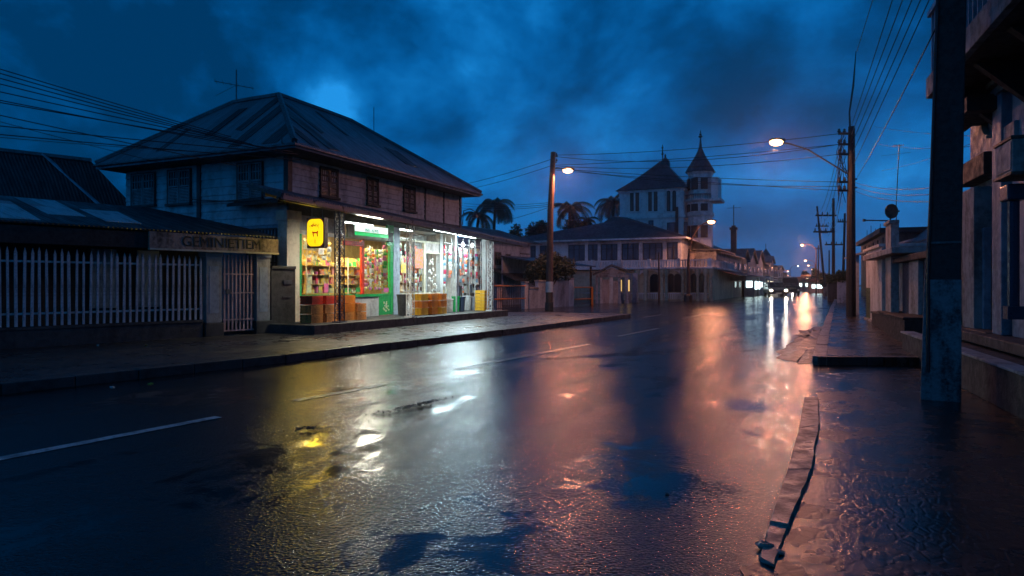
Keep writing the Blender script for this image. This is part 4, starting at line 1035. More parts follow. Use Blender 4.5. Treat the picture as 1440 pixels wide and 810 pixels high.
# house behind the first gate
h1=empty('blue_house',Fm.w(-5,0),Fm.rz,'dim bluish two storey house behind the orange railed gate beyond the shop','house')
F1=Fr(*Fm.w(-5,0)[:2],31.8)
def h1y(px,py=HZ): return F1.onx(0,px,py)
a,_=h1y(660); b,zt=h1y(746,342); mb=MB(); mb.box(-4,0,a,b,0,zt); mb.build('wall',M['bluegrey'],h1)
zr=h1y(700,326)[1]; mb=MB(); mb.slab([(.6,a,zt-.05),(.6,b+.5,zt-.05),(-2,b-.6,zr+.4),(-2,a,zr+.4)],.06); mb.build('roof',M['darkroof'],h1)
for (p0,p1,t0,b0) in ((696,704,354,373),(711,717,357,373),(731,744,356,358)):
    y0,z0=h1y(p0,t0); y1,z1=h1y(p1,b0); mb=MB(); mb.box(0,.06,y0,y1,z1,z0); w=mb.build('window',M['trim'],h1); mb=MB(); mb.box(.061,.07,y0+.08,(y0+y1)/2-.03,z1+.06,z0-.06); mb.box(.061,.07,(y0+y1)/2+.03,y1-.08,z1+.06,z0-.06); 
    if p0!=731: mb.build('pane',M['glassdark'],w)
y0,z0=h1y(690,377); y1,_=h1y(735); mb=MB(); mb.slab([(0,y0,z0),(1.8,y0,z0-.7),(1.8,y1,z0-.7),(0,y1,z0)],.05); mb.build('lean_to_roof',M['slate'],h1)
# blue canopy wall right of the tree, little gabled shelter
o=empty('lean_to',Fm.w(-2.5,my(800)[0]),Fm.rz,'bluish sheet roofed lean-to behind the second orange railed gate','shed')
y1=my(840)[0]-my(800)[0]; mb=MB(); mb.slab([(-2,-.2,2.9),(-2,y1+2.2,2.9),(1.4,y1+2.2,2.35),(1.4,-.2,2.35)],.05); mb.build('roof',M['metalblue'],o); mb=MB(); mb.box(-1.9,-1.8,0,y1+2,0,2.85); mb.build('wall',M['bluegrey'],o)
mb=MB()
for k in range(3): mb=MB(); mb.box(1.2,1.3,.1+k*(y1+1.6)/2,.2+k*(y1+1.6)/2,0,2.37); mb.build('post',M['trim'],o)
sh=P(862,400,43.5); Fs=Fr(sh.x,sh.y,8)
o=empty('gabled_shelter',(sh.x,sh.y,0),Fs.rz,'small gabled gateway shelter with pale columns before the tower house','gateway')
def sx(px): return (px-862)/960*43.5
def sz(py): return H+(400-py)/960*43.5
mb=MB(); mb.add([(sx(834),-.3,sz(385)),(sx(860),-.3,sz(371.5)),(sx(888),-.3,sz(382)),(sx(834),1.6,sz(385)),(sx(860),1.6,sz(371.5)),(sx(888),1.6,sz(382)),
  (sx(834),-.3,sz(387)),(sx(860),-.3,sz(374)),(sx(888),-.3,sz(384)),(sx(834),1.6,sz(387)),(sx(860),1.6,sz(374)),(sx(888),1.6,sz(384))],[(0,1,4,3),(1,2,5,4),(6,9,10,7),(7,10,11,8),(0,6,7,1),(1,7,8,2),(3,4,10,9),(4,5,11,10),(0,3,9,6),(2,8,11,5)]); mb.build('roof',M['slate'],o)
mb=MB(); mb.add([(sx(840),-.1,sz(386)),(sx(860),-.1,sz(376)),(sx(882),-.1,sz(385)),(sx(840),.0,sz(386)),(sx(860),.0,sz(376)),(sx(882),.0,sz(385))],[(0,1,2),(3,5,4),(0,3,4,1),(1,4,5,2),(0,2,5,3)]); mb.box(sx(838),sx(884),-.15,.05,sz(390),sz(386)); mb.build('pediment',M['stone'],o)
for p0,p1 in ((838,841),(844,847),(857,862),(869,873),(879,883)): mb=MB(); mb.box(sx(p0),sx(p1),-.1,.1,0,sz(390)); mb.box(sx(p0)-.03,sx(p1)+.03,-.13,.13,0,.2); mb.build('column',M['white'] if p0 in(844,857) else M['bluegrey'],o)
mb=MB(); mb.box(sx(847),sx(857),.0,.05,0,sz(393)); mb.box(sx(862),sx(869),.0,.05,0,sz(395)); mb.build('door',M['pink'],o)
# posts with small lit panels between shelter and tower house
for i,(px,lb) in enumerate(((873,'left narrow blue stele with a small yellow lamp beside the gabled shelter'),(884,'middle narrow blue stele with a small yellow lamp beside the gabled shelter'),(893,'rightmost narrow blue stele beside the gabled shelter'))):
    p=P(px,400,45.5); o=empty('stele',(p.x,p.y,0),-.2,lb,'post'); mb=MB(); mb.box(-.17,.17,-.15,.15,0,1.95); mb.box(-.2,.2,-.18,.18,0,.15); mb.build('body',M['bluegrey'],o,bevel=.01)
    if i<2: mb=MB(); mb.box(-.07,.07,-.17,-.151,.75,1.5); mb.build('lamp',emit('dim_yellow_lamp',(1,.6,.15),.9),o)

# ================================================================= TOWER HOUSE (church like building with turret)
C = Fr(12.78,52,24.9)
ch=empty('tower_house',C.w(0,0),C.rz,'large pale old building with hip roofed tower and pointed turret at the street bend','building')
def cy(px,py=HZ,c=0): return C.ony(c,px,py)
Xl=-15.6
# ground storey
zl=2.35
x1=2.3; mb=MB(); mb.box(Xl,x1,-.9,13,0,zl); mb.build('ground_storey',M['churchy'],ch)
# ledge and balustrade
mb=MB(); mb.box(Xl,x1+.35,-1.35,13,zl,zl+.16); mb.build('ledge',M['church'],ch,bevel=.03)
mb=MB(); mb.box(Xl,x1+.25,-1.25,-1.15,zl+.62,zl+.7); mb.box(x1+.15,x1+.25,-1.15,12,zl+.62,zl+.7)
x=Xl
while x<x1+.2: mb.box(x,x+.09,-1.24,-1.16,zl+.16,zl+.62); x+=.2
y=-1
while y<12: mb.box(x1+.16,x1+.24,y,y+.09,zl+.16,zl+.62); y+=.2
for x in [Xl+.1+i*(x1-Xl)/8 for i in range(9)]: mb.box(x-.12,x+.12,-1.3,-1.1,zl+.16,zl+.78)
mb.build('balustrade',M['church'],ch)
# ground storey openings with arches, columns
def arch(name,mat,x0,x1_,y,z0,z1,th=.03,par=ch,n=8):
    mb=MB(); r=(x1_-x0)/2; c=(x0+x1_)/2; zs_=z1-r
    pts=[(x0,z0),(x1_,z0)]+[(c+r*math.cos(math.pi*i/n),zs_+r*math.sin(math.pi*i/n)) for i in range(n+1)]
    k=len(pts); mb.add([(a,y,b) for a,b in pts]+[(a,y-th,b) for a,b in pts],[tuple(range(k)),tuple(range(k,2*k))[::-1]]+[(i,(i+1)%k,k+(i+1)%k,k+i) for i in range(k)]); return mb.build(name,M[mat],par)
for p0,p1 in ((915,927),(941,947),(949,957),(973,979),(984,989)):
    a,_=cy(p0,c=-.9); b,_=cy(p1,c=-.9); w=arch('window','trim',a-.06,b+.06,-.9,.62,2.02,.05); arch('pane','glassdark',a,b,-.951,.66,1.96,.012,w)
for px in (896,908,931,937,960,967,981,992,1000):
    a,_=cy(px,c=-1.15); mb=MB(); mb.lathe([(.17,0),(.17,.2),(.11,.25),(.10,1.75),(.17,1.95),(.2,2.05),(.2,2.34)],a,-1.12,10); mb.build('column',M['churchy'],ch)
for p0,p1 in ((898,930),(932,959),(962,981),(983,1000)):   # arched fretwork between the columns
    a,_=cy(p0,c=-1.1); b,_=cy(p1,c=-1.1); mb=MB(); n=10; m_=(a+b)/2
    for i in range(n):
        t0,t1=i/n,(i+1)/n; f=lambda t:2.3-.42*abs(2*t-1)**2.5; q0,q1=a+(b-a)*t0,a+(b-a)*t1
        mb.add([(q0,-1.1,2.35),(q1,-1.1,2.35),(q1,-1.1,f(t1)-.05),(q0,-1.1,f(t0)-.05),(q0,-1.04,2.35),(q1,-1.04,2.35),(q1,-1.04,f(t1)-.05),(q0,-1.04,f(t0)-.05)],[(0,1,2,3),(7,6,5,4),(3,2,6,7)])
    mb.build('fretwork',M['church'],ch)
mb=MB(); mb.box(Xl+8,x1,-1.16,-1.1,.5,.56)
x,_=cy(896,c=-1.1)
while x<x1: mb.box(x,x+.04,-1.15,-1.11,.1,.5); x+=.14
mb.build('railing',M['church'],ch)
# upper storey
ze=4.72; mb=MB(); mb.box(Xl,0,0,7,zl+.16,ze); mb.build('upper_storey',M['church'],ch)
for p0,p1,nn in ((735,753,2),(760,775,2),(800,822,3),(827,841,2),(846,868,3),(875,898,3),(905,931,3),(939,955,2)):
    a,zt=cy(p0,343); b,_=cy(p1); z0=3.12; zt=4.42
    mb=MB(); mb.box(a,b,-.05,0,z0,z0+.05); mb.box(a,b,-.05,0,zt-.05,zt); mb.box(a,b,-.045,0,zt-.42,zt-.38)
    for i in range(nn+1): q=a+(b-a)*i/nn; mb.box(q-.03,q+.03,-.055,0,z0,zt)
    w=mb.build('window',M['trim'],ch); mb=MB(); mb.box(a,b,-.012,-.002,z0,zt); mb.build('pane',M['curtain'],w)
for px in (756,778,825,843,871,901,935,956):
    a,_=cy(px); mb=MB(); mb.box(a-.13,a+.13,-.09,0,zl+.16,ze); mb.box(a-.17,a+.17,-.12,0,ze-.18,ze); mb.build('pilaster',M['church'],ch)
# low hip roof
a1=Vector((Xl,-.7,4.83)); a2=Vector((.6,-.7,4.83)); a3=Vector((.6,7.6,4.83)); a4=Vector((Xl,7.6,4.83))
xr,zr=cy(862,304,3.0); xr2,_=cy(905,310,3)
mb=MB(); q1=Vector((Xl,3,5.55)); q2=Vector((xr-2.2,3,5.6)); q3=Vector((xr,3,zr)); q4=Vector((xr+1.2,3,zr-.15))
mb.slab([a1,a2,q4,q3,q2,q1],.08); mb.slab([a2,a3,q4],.08); mb.slab([a3,a4,q1,q2,q3,q4],.08); mb.build('roof',M['slate'],ch)
mb=MB(); mb.box(Xl,.62,-.74,-.68,4.66,4.79); mb.box(.58,.64,-.68,7.6,4.66,4.79); mb.build('eaves',M['church'],ch)
# side rooms right of the upper storey
mb=MB(); mb.box(.6,2.2,3.4,12,zl+.16,4.0); mb.build('side_wing',M['stone'],ch); mb=MB(); mb.slab([(.2,3.0,4.05),(2.6,3.0,4.0),(2.6,12,4.0),(.2,12,4.05)],.08); mb.build('wing_roof',M['slate'],ch)
# square tower
T0,_=cy(874,c=5); T1,zt=cy(961,262,5); zt=9.25
yt=5; dT=5.2
mb=MB(); mb.box(T0,T1,yt,yt+dT,4.5,zt); tw=mb.build('tower',M['church'],ch)
zc=cy(900,306,5)[1]
mb=MB(); mb.box(T0-.12,T1+.12,yt-.12,yt+dT,zc-.12,zc+.12); mb.box(T0-.2,T1+.2,yt-.2,yt+dT,zt-.2,zt); mb.build('cornice',M['church'],tw)
for px in (876,905,930.5,957):
    a,_=cy(px,c=yt); mb=MB(); mb.box(a-.26,a+.26,yt-.08,yt,zc+.12,zt-.2); mb.box(a-.34,a+.34,yt-.14,yt,zt-.6,zt-.45); mb.box(a-.3,a+.3,yt-.12,yt,zt-.45,zt-.2); mb.box(a-.32,a+.32,yt-.11,yt,zc+.12,zc+.3); mb.build('pilaster',M['church'],tw)
for p0,p1 in ((886.5,891.5),(894,899),(912,917),(919.8,925),(938,943),(945.8,951)):
    a,zw=cy(p0,268,yt); b,zb=cy(p1,297,yt); w=arch('window','church',a-.07,b+.07,yt,zb-.08,zw+.05,.09,tw); arch('pane','glassdark',a,b,yt-.091,zb,zw-.02,.01,w); arch('shutter','rust',a+.08,b-.08,yt-.102,zb+.1,zw-.12,.012,w)
for p0,p1,t0,b0 in ((912,919,310,319),(938,950,313,330),(962,967,312,326)):
    a,zw=cy(p0,t0,yt); b,zb=cy(p1,b0,yt); mb=MB(); mb.box(a,b,yt-.03,yt,zb,zw); w=mb.build('window',M['trim'],tw); mb=MB(); mb.box(a+.08,b-.08,yt-.036,yt-.031,zb+.08,zw-.08); mb.build('pane',M['curtain'],w)
# tower roof, concave hip with lantern
xa,za=cy(933,216,yt+2.6)
def ring(k,xc,yc,w,d,z): return [(xc-w,yc-d,z),(xc+w,yc-d,z),(xc+w,yc+d,z),(xc-w,yc+d,z)]
xc=(T0+T1)/2; W_=(T1-T0)/2+.45; levels=[(1,0),(.78,.55),(.55,1.2),(.34,1.85),(.16,2.45),(.07,2.75)]
mb=MB(); vs=[]
for f,zz in levels: 
    sh_=(1-f)*.35; vs+=ring(0,xc+sh_,yt+2.6,W_*f,(dT/2+.45)*f,zt+zz)
fs=[(4*i+j,4*i+(j+1)%4,4*i+4+(j+1)%4,4*i+4+j) for i in range(len(levels)-1) for j in range(4)]+[(20,21,22,23),(3,2,1,0)]
mb.add(vs,fs); mb.build('tower_roof',M['slate'],tw)
mb=MB(); xl=xc+.62; mb.lathe([(.42,zt+1.5),(.42,zt+2.55),(.34,zt+2.8),(.15,zt+3.0),(.07,zt+3.1),(.09,zt+3.25),(.03,zt+3.4)],xl,yt+2.4,10); mb.build('lantern',M['slate'],tw)
mb=MB(); xf=xc+.33; mb.lathe([(.06,zt+2.6),(.05,zt+3.3),(.12,zt+3.45),(.05,zt+3.6),(.05,zt+3.9),(.11,zt+4.0),(.04,zt+4.1),(.02,zt+4.3)],xf,yt+2.6,8); mb.build('finial',M['metal'],tw)
# turret
xt,_=cy(985,c=6.2); yq=6.2; Yt=C.w(xt,yq).y
def tz(py): return H+(400-py)/960*Yt
rt=17.2/960*Yt
mb=MB(); mb.lathe([(rt*1.05,2.4),(rt*1.05,tz(345)),(rt,tz(340)),(rt,tz(306)),(rt*1.12,tz(304)),(rt*1.12,tz(300)),(rt,tz(299)),(rt,tz(286)),(rt*1.25,tz(283)),(rt*1.25,tz(281)),(rt*.98,tz(280.5)),(rt*.98,tz(247)),(rt*1.06,tz(245)),(rt*1.06,tz(241)),(.3,tz(240))],xt,yq,8,math.pi/8); tr=mb.build('turret',M['church'],ch)
mb=MB(); r=rt*1.22
mb.lathe([(r,tz(275)-.02),(r*1.03,tz(275)),(r,tz(275)+.05),(r*.96,tz(275)+.05)],xt,yq,8,math.pi/8)
for i in range(40): a=2*math.pi*i/40; mb.tube([(xt+r*.96*math.cos(a),yq+r*.96*math.sin(a),tz(281)),(xt+r*.96*math.cos(a),yq+r*.96*math.sin(a),tz(275))],.02,4)
mb.build('balcony_rail',M['stone'],tr)
mb=MB(); mb.lathe([(rt*1.24,tz(243)),(rt*1.2,tz(241)),(rt*.95,tz(234)),(rt*.66,tz(226)),(rt*.36,tz(217)),(rt*.16,tz(209)),(.1,tz(203)),(.06,tz(197))],xt,yq,8,math.pi/8); mb.build('spire',M['slate'],tr)
mb=MB(); mb.lathe([(.06,tz(200)),(.05,tz(194)),(.16,tz(193)),(.18,tz(191.5)),(.06,tz(190)),(.13,tz(188.5)),(.05,tz(187.5)),(.02,tz(183))],xt,yq,8); mb.build('finial',M['metal'],tr)
for a in (-1.9,-1.1,-2.7):
    for z0,z1 in ((268,252),(298,288),(335,318)):
        c_=(xt+rt*.97*math.cos(a),yq+rt*.97*math.sin(a),(tz(z0)+tz(z1))/2); mb=MB(); mb.cbox(c_,(.16,.55,tz(z1)-tz(z0)),a); w=mb.build('window',M['trim'],tr)
mb=MB(); a,_=cy(1003,c=6); mb.box(a-.1,a+.45,5.5,7.5,tz(283),tz(252)); mb.box(a-.2,a+.7,5.3,7.6,tz(285),tz(281)); mb.build('oriel',M['church'],tr)
mb=MB(); a,_=cy(951,c=4.6); mb.box(a-.1,a+.1,4.7,4.95,4.5,tz(292)); mb.build('downpipe',M['trim'],ch)

# ================================================================= FAR STREET, left row
Rw = Fr(15.3,52.5,25.6)
def ry(px,py=HZ,c=0): return Rw.onx(c,px,py)
def rowhouse(px0,px1,peave,pridge,label,mat,gable='y',depth=6,wins=3,off=0,lit=False,name='row_house',floors=2,roof='slate'):
    y0,_=ry(px0,c=off); y1,_=ry(px1,c=off); _,ze_=ry(px0,peave,off); _,zr_=ry((px0+px1)/2,pridge,off)
    o=empty(name,Rw.w(off,y0),Rw.rz,label,'house'); L_=y1-y0
    mb=MB(); mb.box(-depth,0,0.02,L_-.02,0,ze_); mb.build('wall',M[mat],o)
    mb=MB()
    if gable=='y': # ridge along the street
        mb.slab([(.4,-.1,ze_-.05),(.4,L_+.1,ze_-.05),(-depth/2,L_+.1,zr_),(-depth/2,-.1,zr_)],.08); mb.slab([(-depth/2,-.1,zr_),(-depth/2,L_+.1,zr_),(-depth-.4,L_+.1,ze_-.05),(-depth-.4,-.1,ze_-.05)],.08)
    else:
        mb.slab([(.3,-.2,ze_-.05),(.3,L_/2,zr_),(-depth,L_/2,zr_),(-depth,-.2,ze_-.05)],.08); mb.slab([(.3,L_/2,zr_),(.3,L_+.2,ze_-.05),(-depth,L_+.2,ze_-.05),(-depth,L_/2,zr_)],.08)
    mb.build('roof',M[roof],o)
    if gable=='x':
        mb=MB(); mb.add([(0,.02,ze_),(0,L_-.02,ze_),(0,L_/2,zr_-.1),(-.2,.02,ze_),(-.2,L_-.02,ze_),(-.2,L_/2,zr_-.1)],[(0,1,2),(3,5,4),(0,3,4,1),(1,4,5,2),(2,5,3,0)]); mb.build('gable',M[mat],o)
    for f in range(floors):
        for i in range(wins):
            yy=L_*(i+.5)/wins; zz=ze_*(.68 if f else .22); hh=ze_*.17; mb=MB(); mb.box(0,.04,yy-L_/wins*.22,yy+L_/wins*.22,zz,zz+hh); w=mb.build('window',M['trim'],o)
            mb=MB(); mb.box(.041,.05,yy-L_/wins*.17,yy+L_/wins*.17,zz+.05,zz+hh-.05); mb.build('pane',M['curtain'] if not(lit and not f) else WLIT,w)
            # end wall facing the camera
    for k in range(2): mb=MB(); xx=-depth*(.25+.4*k); mb.box(xx-.4,xx+.4,-.04,0.02,ze_*.66,ze_*.86); mb.build('window',M['trim'],o)
    return o,L_,ze_,zr_
WLIT=emit('lit_window',(1,.8,.5),2.2); CLIT=emit('lit_shop_front',(.75,1,1),3.2)
o,L_,ze_,zr_=rowhouse(1006,1043,353,338,'long two storey house with ridge roof and street awning right after the turret','pink','y',5,5)
mb=MB(); mb.slab([(0,.1,ze_*.62),(0,L_,ze_*.62),(1.6,L_,ze_*.52),(1.6,.1,ze_*.52)],.06); mb.build('street_awning',M['rust'],o)
mb=MB(); mb.box(.1,1.5,L_*.45,L_*.9,ze_*.40,ze_*.50); mb.build('sign_board',M['churchy'],o)
y,zc_=ry(1046,323); o=empty('chimney_stack',Rw.w(-1,y),Rw.rz,'tall dark square chimney stack rising over the row','chimney'); mb=MB(); mb.box(-.27,.27,-.27,.27,0,zc_); mb.build('shaft',M['stoned'],o); mb=MB(); mb.box(-.38,.38,-.38,.38,zc_,zc_+.25); mb.box(-.2,.2,-.2,.2,zc_+.25,zc_+.45); mb.build('cap',M['stoned'],o); mb=MB(); mb.tube([(0,0,zc_+.4),(0,0,zc_+2.6)],.05,5); mb.tube([(-.7,0,zc_+2.3),(.7,0,zc_+2.3)],.03,4); mb.build('aerial',M['metal'],o)
rowhouse(1043.5,1051,362,350,'narrow dark house below the tall chimney','stoned','x',5,1)
rowhouse(1051.5,1063,367,349,'steep gabled house right of the tall chimney with lit ground floor','pink','x',6,2,lit=True)
rowhouse(1063.5,1073,368,352,'second steep gabled house right of the tall chimney','bluegrey','x',6,2)
o,L_,ze_,_=rowhouse(1073.5,1082,371,366,'low house beneath the small spire','stoned','y',5,2)
y,zb=ry(1077,370,-2); _,zt_=ry(1077,350,-2); o=empty('small_spire',Rw.w(-2,y),Rw.rz,'small dark pointed spire above the far row of houses','spire'); mb=MB(); mb.box(-1.1,1.1,-1.1,1.1,0,zb); mb.build('base',M['stoned'],o); mb=MB(); mb.lathe([(1.5,zb),(.9,zb+(zt_-zb)*.45),(.1,zt_)],0,0,6); mb.build('spire',M['slate'],o); mb=MB(); mb.tube([(0,0,zt_-.1),(0,0,zt_+.9)],.06,5); mb.build('finial',M['metal'],o)
rowhouse(1082.5,1088,368,360,'tall narrow reddish house right of the small spire','pink','x',5,1)
rowhouse(1088.5,1094,373,366,'house with reddish end wall farther down the left row','rust','y',5,2,lit=True)
rowhouse(1094.5,1101,378,373,'fourth from last house of the left row','pink','x',5,2)
rowhouse(1101.5,1107,383,379,'third from last house of the left row','stoned','y',5,2,lit=True)
rowhouse(1107.5,1112,388,385,'second from last low house of the left row','pink','y',5,1)
rowhouse(1112.5,1117,391,389,'last low house of the left row','stoned','y',5,1)
# lit shop fronts in the row
for i,(p0,p1,t0,b0,mt,lb) in enumerate(((1061,1069,390,403,CLIT,'bright white lit kiosk front in the far left row'),(1075,1080,393,402,CLIT,'small white lit shop window beyond the bright kiosk'),(1083,1087,391,399,WLIT,'small warm lit shop window far down the left row'))):
    y0,z0=ry(p0,t0,1.2); y1,z1=ry(p1,b0,1.2); o=empty('kiosk',Rw.w(1.2,y0),Rw.rz,lb,'kiosk'); L_=y1-y0
    mb=MB(); mb.box(-1,0,0,L_,0,z0+.25); mb.build('body',M['bluegrey'],o); mb=MB(); mb.box(.0,.03,.3,L_-.3,.7,z0-.4); mb.box(-.8,-.2,-.03,0,.9,z0-.3); mb.build('lit_front',mt,o)
    mb=MB(); mb.slab([(0,-.1,z0+.2),(1.1,-.1,z0),(1.1,L_,z0),(0,L_,z0+.2)],.06); mb.build('awning',M['metalwhite'],o)
    mb=MB(); mb.box(.031,.06,L_*.45,L_*.6,.0,1.9); mb.build('door_post',M['trim'],o)
# statue on a kiosk-like pedestal with a blue poster
g=P(1023,400,66); Fp=Fr(g.x,g.y,0)
def kz(py): return H+(400-py)/960*66
k=66/960
o=empty('pedestal',(g.x,g.y,0),-.15,'square masonry pedestal carrying the dark statue, with a pale blue poster','pedestal')
mb=MB(); mb.box(-7.5*k,7.5*k,-.5,.5,0,kz(389)); mb.build('body',M['stone'],o,bevel=.03); mb=MB(); mb.box(-8.5*k,8.5*k,-.6,.6,kz(389),kz(386.5)); mb.box(-8.5*k,8.5*k,-.6,.6,0,.2); mb.build('cornice',M['stone'],o)
mb=MB(); mb.box(-3.5*k,4.5*k,-.53,-.5,kz(404),kz(391.5)); mb.build('poster',emit('backlit_poster',(.25,.5,.9),.35,(.3,.45,.6)),o); mb=MB(); mb.box(-4*k,-3.5*k,-.54,-.5,kz(405),kz(391)); mb.box(4.5*k,5*k,-.54,-.5,kz(405),kz(391)); mb.build('poster_frame',M['trim'],o)
# draped seated figure (skin)
def skinfig(name,verts,edges,radii,mat,parent=None,loc=(0,0,0),rz=0,sub=2):
    me=bpy.data.meshes.new(name); me.from_pydata(verts,edges,[]); ob=bpy.data.objects.new(name,me); COL.objects.link(ob)
    sk=ob.modifiers.new('s','SKIN'); 
    for i,r in enumerate(radii): me.skin_vertices[0].data[i].radius=(r,r)
    me.skin_vertices[0].data[0].use_root=True
    sb=ob.modifiers.new('d','SUBSURF'); sb.levels=sb.render_levels=sub
    bpy.context.view_layer.update(); m2=bpy.data.meshes.new_from_object(ob.evaluated_get(bpy.context.evaluated_depsgraph_get())); bpy.data.objects.remove(ob)
    m2.materials.clear(); m2.materials.append(mat)
    for p in m2.polygons: p.use_smooth=True
    m2.name=name; o=bpy.data.objects.new(name,m2); COL.objects.link(o); o.location=loc; o.rotation_euler=(0,0,rz)
    if parent: o.parent=parent
    return o
def add_skin(me): me.skin_vertices
def person_statue():
    V=[(0,0,.45),(0,.02,.75),(0,.02,1.02),(0,0,1.15),(0,-.02,1.32),(.22,0,1.0),(.28,-.05,.75),(.18,-.2,.6),(-.22,0,1.0),(-.28,-.05,.75),(-.18,-.2,.6),(.14,-.3,.45),(.15,-.38,.1),(-.14,-.3,.45),(-.15,-.38,.1)]
    E=[(0,1),(1,2),(2,3),(3,4),(2,5),(5,6),(6,7),(2,8),(8,9),(9,10),(0,11),(11,12),(0,13),(13,14)]
    Rr_=[.26,.24,.2,.08,.14,.1,.08,.05,.1,.08,.05,.14,.1,.14,.1]
    return V,E,Rr_
def skin2(V,E,RR,name,mat,**k):
    me=bpy.data.meshes.new(name); me.from_pydata(V,E,[]); ob=bpy.data.objects.new(name,me); COL.objects.link(ob); bpy.context.view_layer.objects.active=ob
    ob.modifiers.new('s','SKIN')
    lay=me.attributes.get('skin_vertex') 
    sv=me.skin_vertices
    for i,r in enumerate(RR): sv[0].data[i].radius=(r,r)
    sv[0].data[0].use_root=True
    sb=ob.modifiers.new('d','SUBSURF'); sb.levels=sb.render_levels=2
    bpy.context.view_layer.update(); m2=bpy.data.meshes.new_from_object(ob.evaluated_get(bpy.context.evaluated_depsgraph_get())); bpy.data.objects.remove(ob)
    m2.materials.clear(); m2.materials.append(mat); m2.name=name
    for p in m2.polygons: p.use_smooth=True
    return m2
V,E,RR=person_statue()
try:
    m2=skin2(V,E,RR,'statue',M['bronze'])
    so_=bpy.data.objects.new('statue',m2); COL.objects.link(so_)
except Exception as ex_:
    print('skin failed',ex_); mb=MB(); mb.lathe([(.4,0),(.42,.5),(.36,.9),(.12,1.08),(.17,1.2),(.16,1.35),(.03,1.45)],0,0,14); so_=mb.build('statue',M['bronze'],smooth=True)
so_.location=(g.x+.02,g.y,kz(386.5)); tag(so_,'dark seated statue on the pedestal right of the turret','statue')
# twin globe lamp
g=P(1005.5,400,60); o=empty('globe_lamp',(g.x,g.y,0),0,'short post with two white glowing globes before the long house','street lamp')
mb=MB(); mb.lathe([(.12,0),(.06,.2),(.045,1.6)],0,0,8); mb.bar((-.17,0,1.6),(.17,0,1.6),.05); mb.build('post',M['metalwhite'],o)
for s in (-1,1): mb=MB(); mb.blob((s*.16,0,1.78),(.13,.13,.13),10,8,0); mb.build('globe',M['bulb'],o,smooth=True)
lamp_light('globe_light',(0,-.35,1.8),60,(.85,1,.9),.1,o)
# far street lights in the town
def farlamp(px,py,Y,r,label,mat='lampfar',en=0,arm=-1):
    p=P(px,py,Y); o=empty('street_lamp',(p.x-arm*1.8,p.y,0),0,label,'street lamp','street lamps along the far road')
    mb=MB(); x=arm*1.8; mb.tube([(0,0,0),(0,0,p.z-.6)],[.1,.07],6); mb.tube([(0,0,p.z-.65),(x*.25,0,p.z-.1),(x*.6,0,p.z+.12),(x,0,p.z+.1)],.045,6); mb.build('pole',M['polewood'],o)
    mb=MB(); mb.blob((x,0,p.z),(r,r*.7,r*.55),10,6,0); mb.build('lamp',M[mat],o,smooth=True)
    if en: lamp_light('lamp_light',(x,0,p.z-.5),en*1.6,SOD,.25,o)
farlamp(1128,344.5,88,0.211,'lit street lamp high over the far road, nearest of the far lamps','lampfar',600,-1)
farlamp(1132.5,366.5,125,0.223,'second lit lamp down the far road, just above a close third','lampfar',400,-1)
farlamp(1136.8,373.5,150,0.223,'third lit lamp down the far road','lampfar',250,-1)
farlamp(1142,379,180,0.186,'fourth small lit lamp over the far trees','lampfar',0,-1)
farlamp(1089,383,110,0.136,'small lit lamp on the left row of the far street','lampfar',300,1)
farlamp(1100,385,140,0.136,'small lit lamp right of the first one in the far left row','lampfar',0,1)
farlamp(1108,381.5,150,0.161,'dim lit lamp at the end of the far left row','lampfar',300,1)
farlamp(1108,387.5,170,0.124,'lowest dim lamp at the end of the far left row','lampfar',0,1)
farlamp(1122,374,160,0.099,'faint whitish lamp on a thin mast in mid street','bulb',0,1)
# small lit shop lights on the far right side
g=P(1135,400,120)
for i,(px,py,Y,w,mt,lb) in enumerate(((1124,397,130,1.2,'tube','tiny greenish white lit stall far down the street'),(1129,400.5,120,1.0,'bulb','bright lit window at the foot of the far trees'),(1139.5,400.5,115,1.3,'bulb','long bright lit window under the far trees'),(1149,402.5,95,1.2,'bulb','bright lit stall nearest on the far right side'),(1133,393,150,1.0,'lampfar','warm lit upper window between the far lamps'))):
    p=P(px,py,Y); o=empty('stall',(p.x,p.y,0),-.45,lb,'stall'); mb=MB(); mb.box(-w,w,0,1.2,0,p.z+1.0); mb.build('body',M['pink'],o); mb=MB(); mb.box(-w*.55,w*.55,-.03,-.0,p.z-.28,p.z+.25); mb.build('lit_window',CLIT if mt=='bulb' else WLIT,o); mb=MB(); mb.slab([(-w,-.7,p.z+.7),(w,-.7,p.z+.7),(w,.1,p.z+1.05),(-w,.1,p.z+1.05)],.05); mb.build('awning',M['rust'],o)

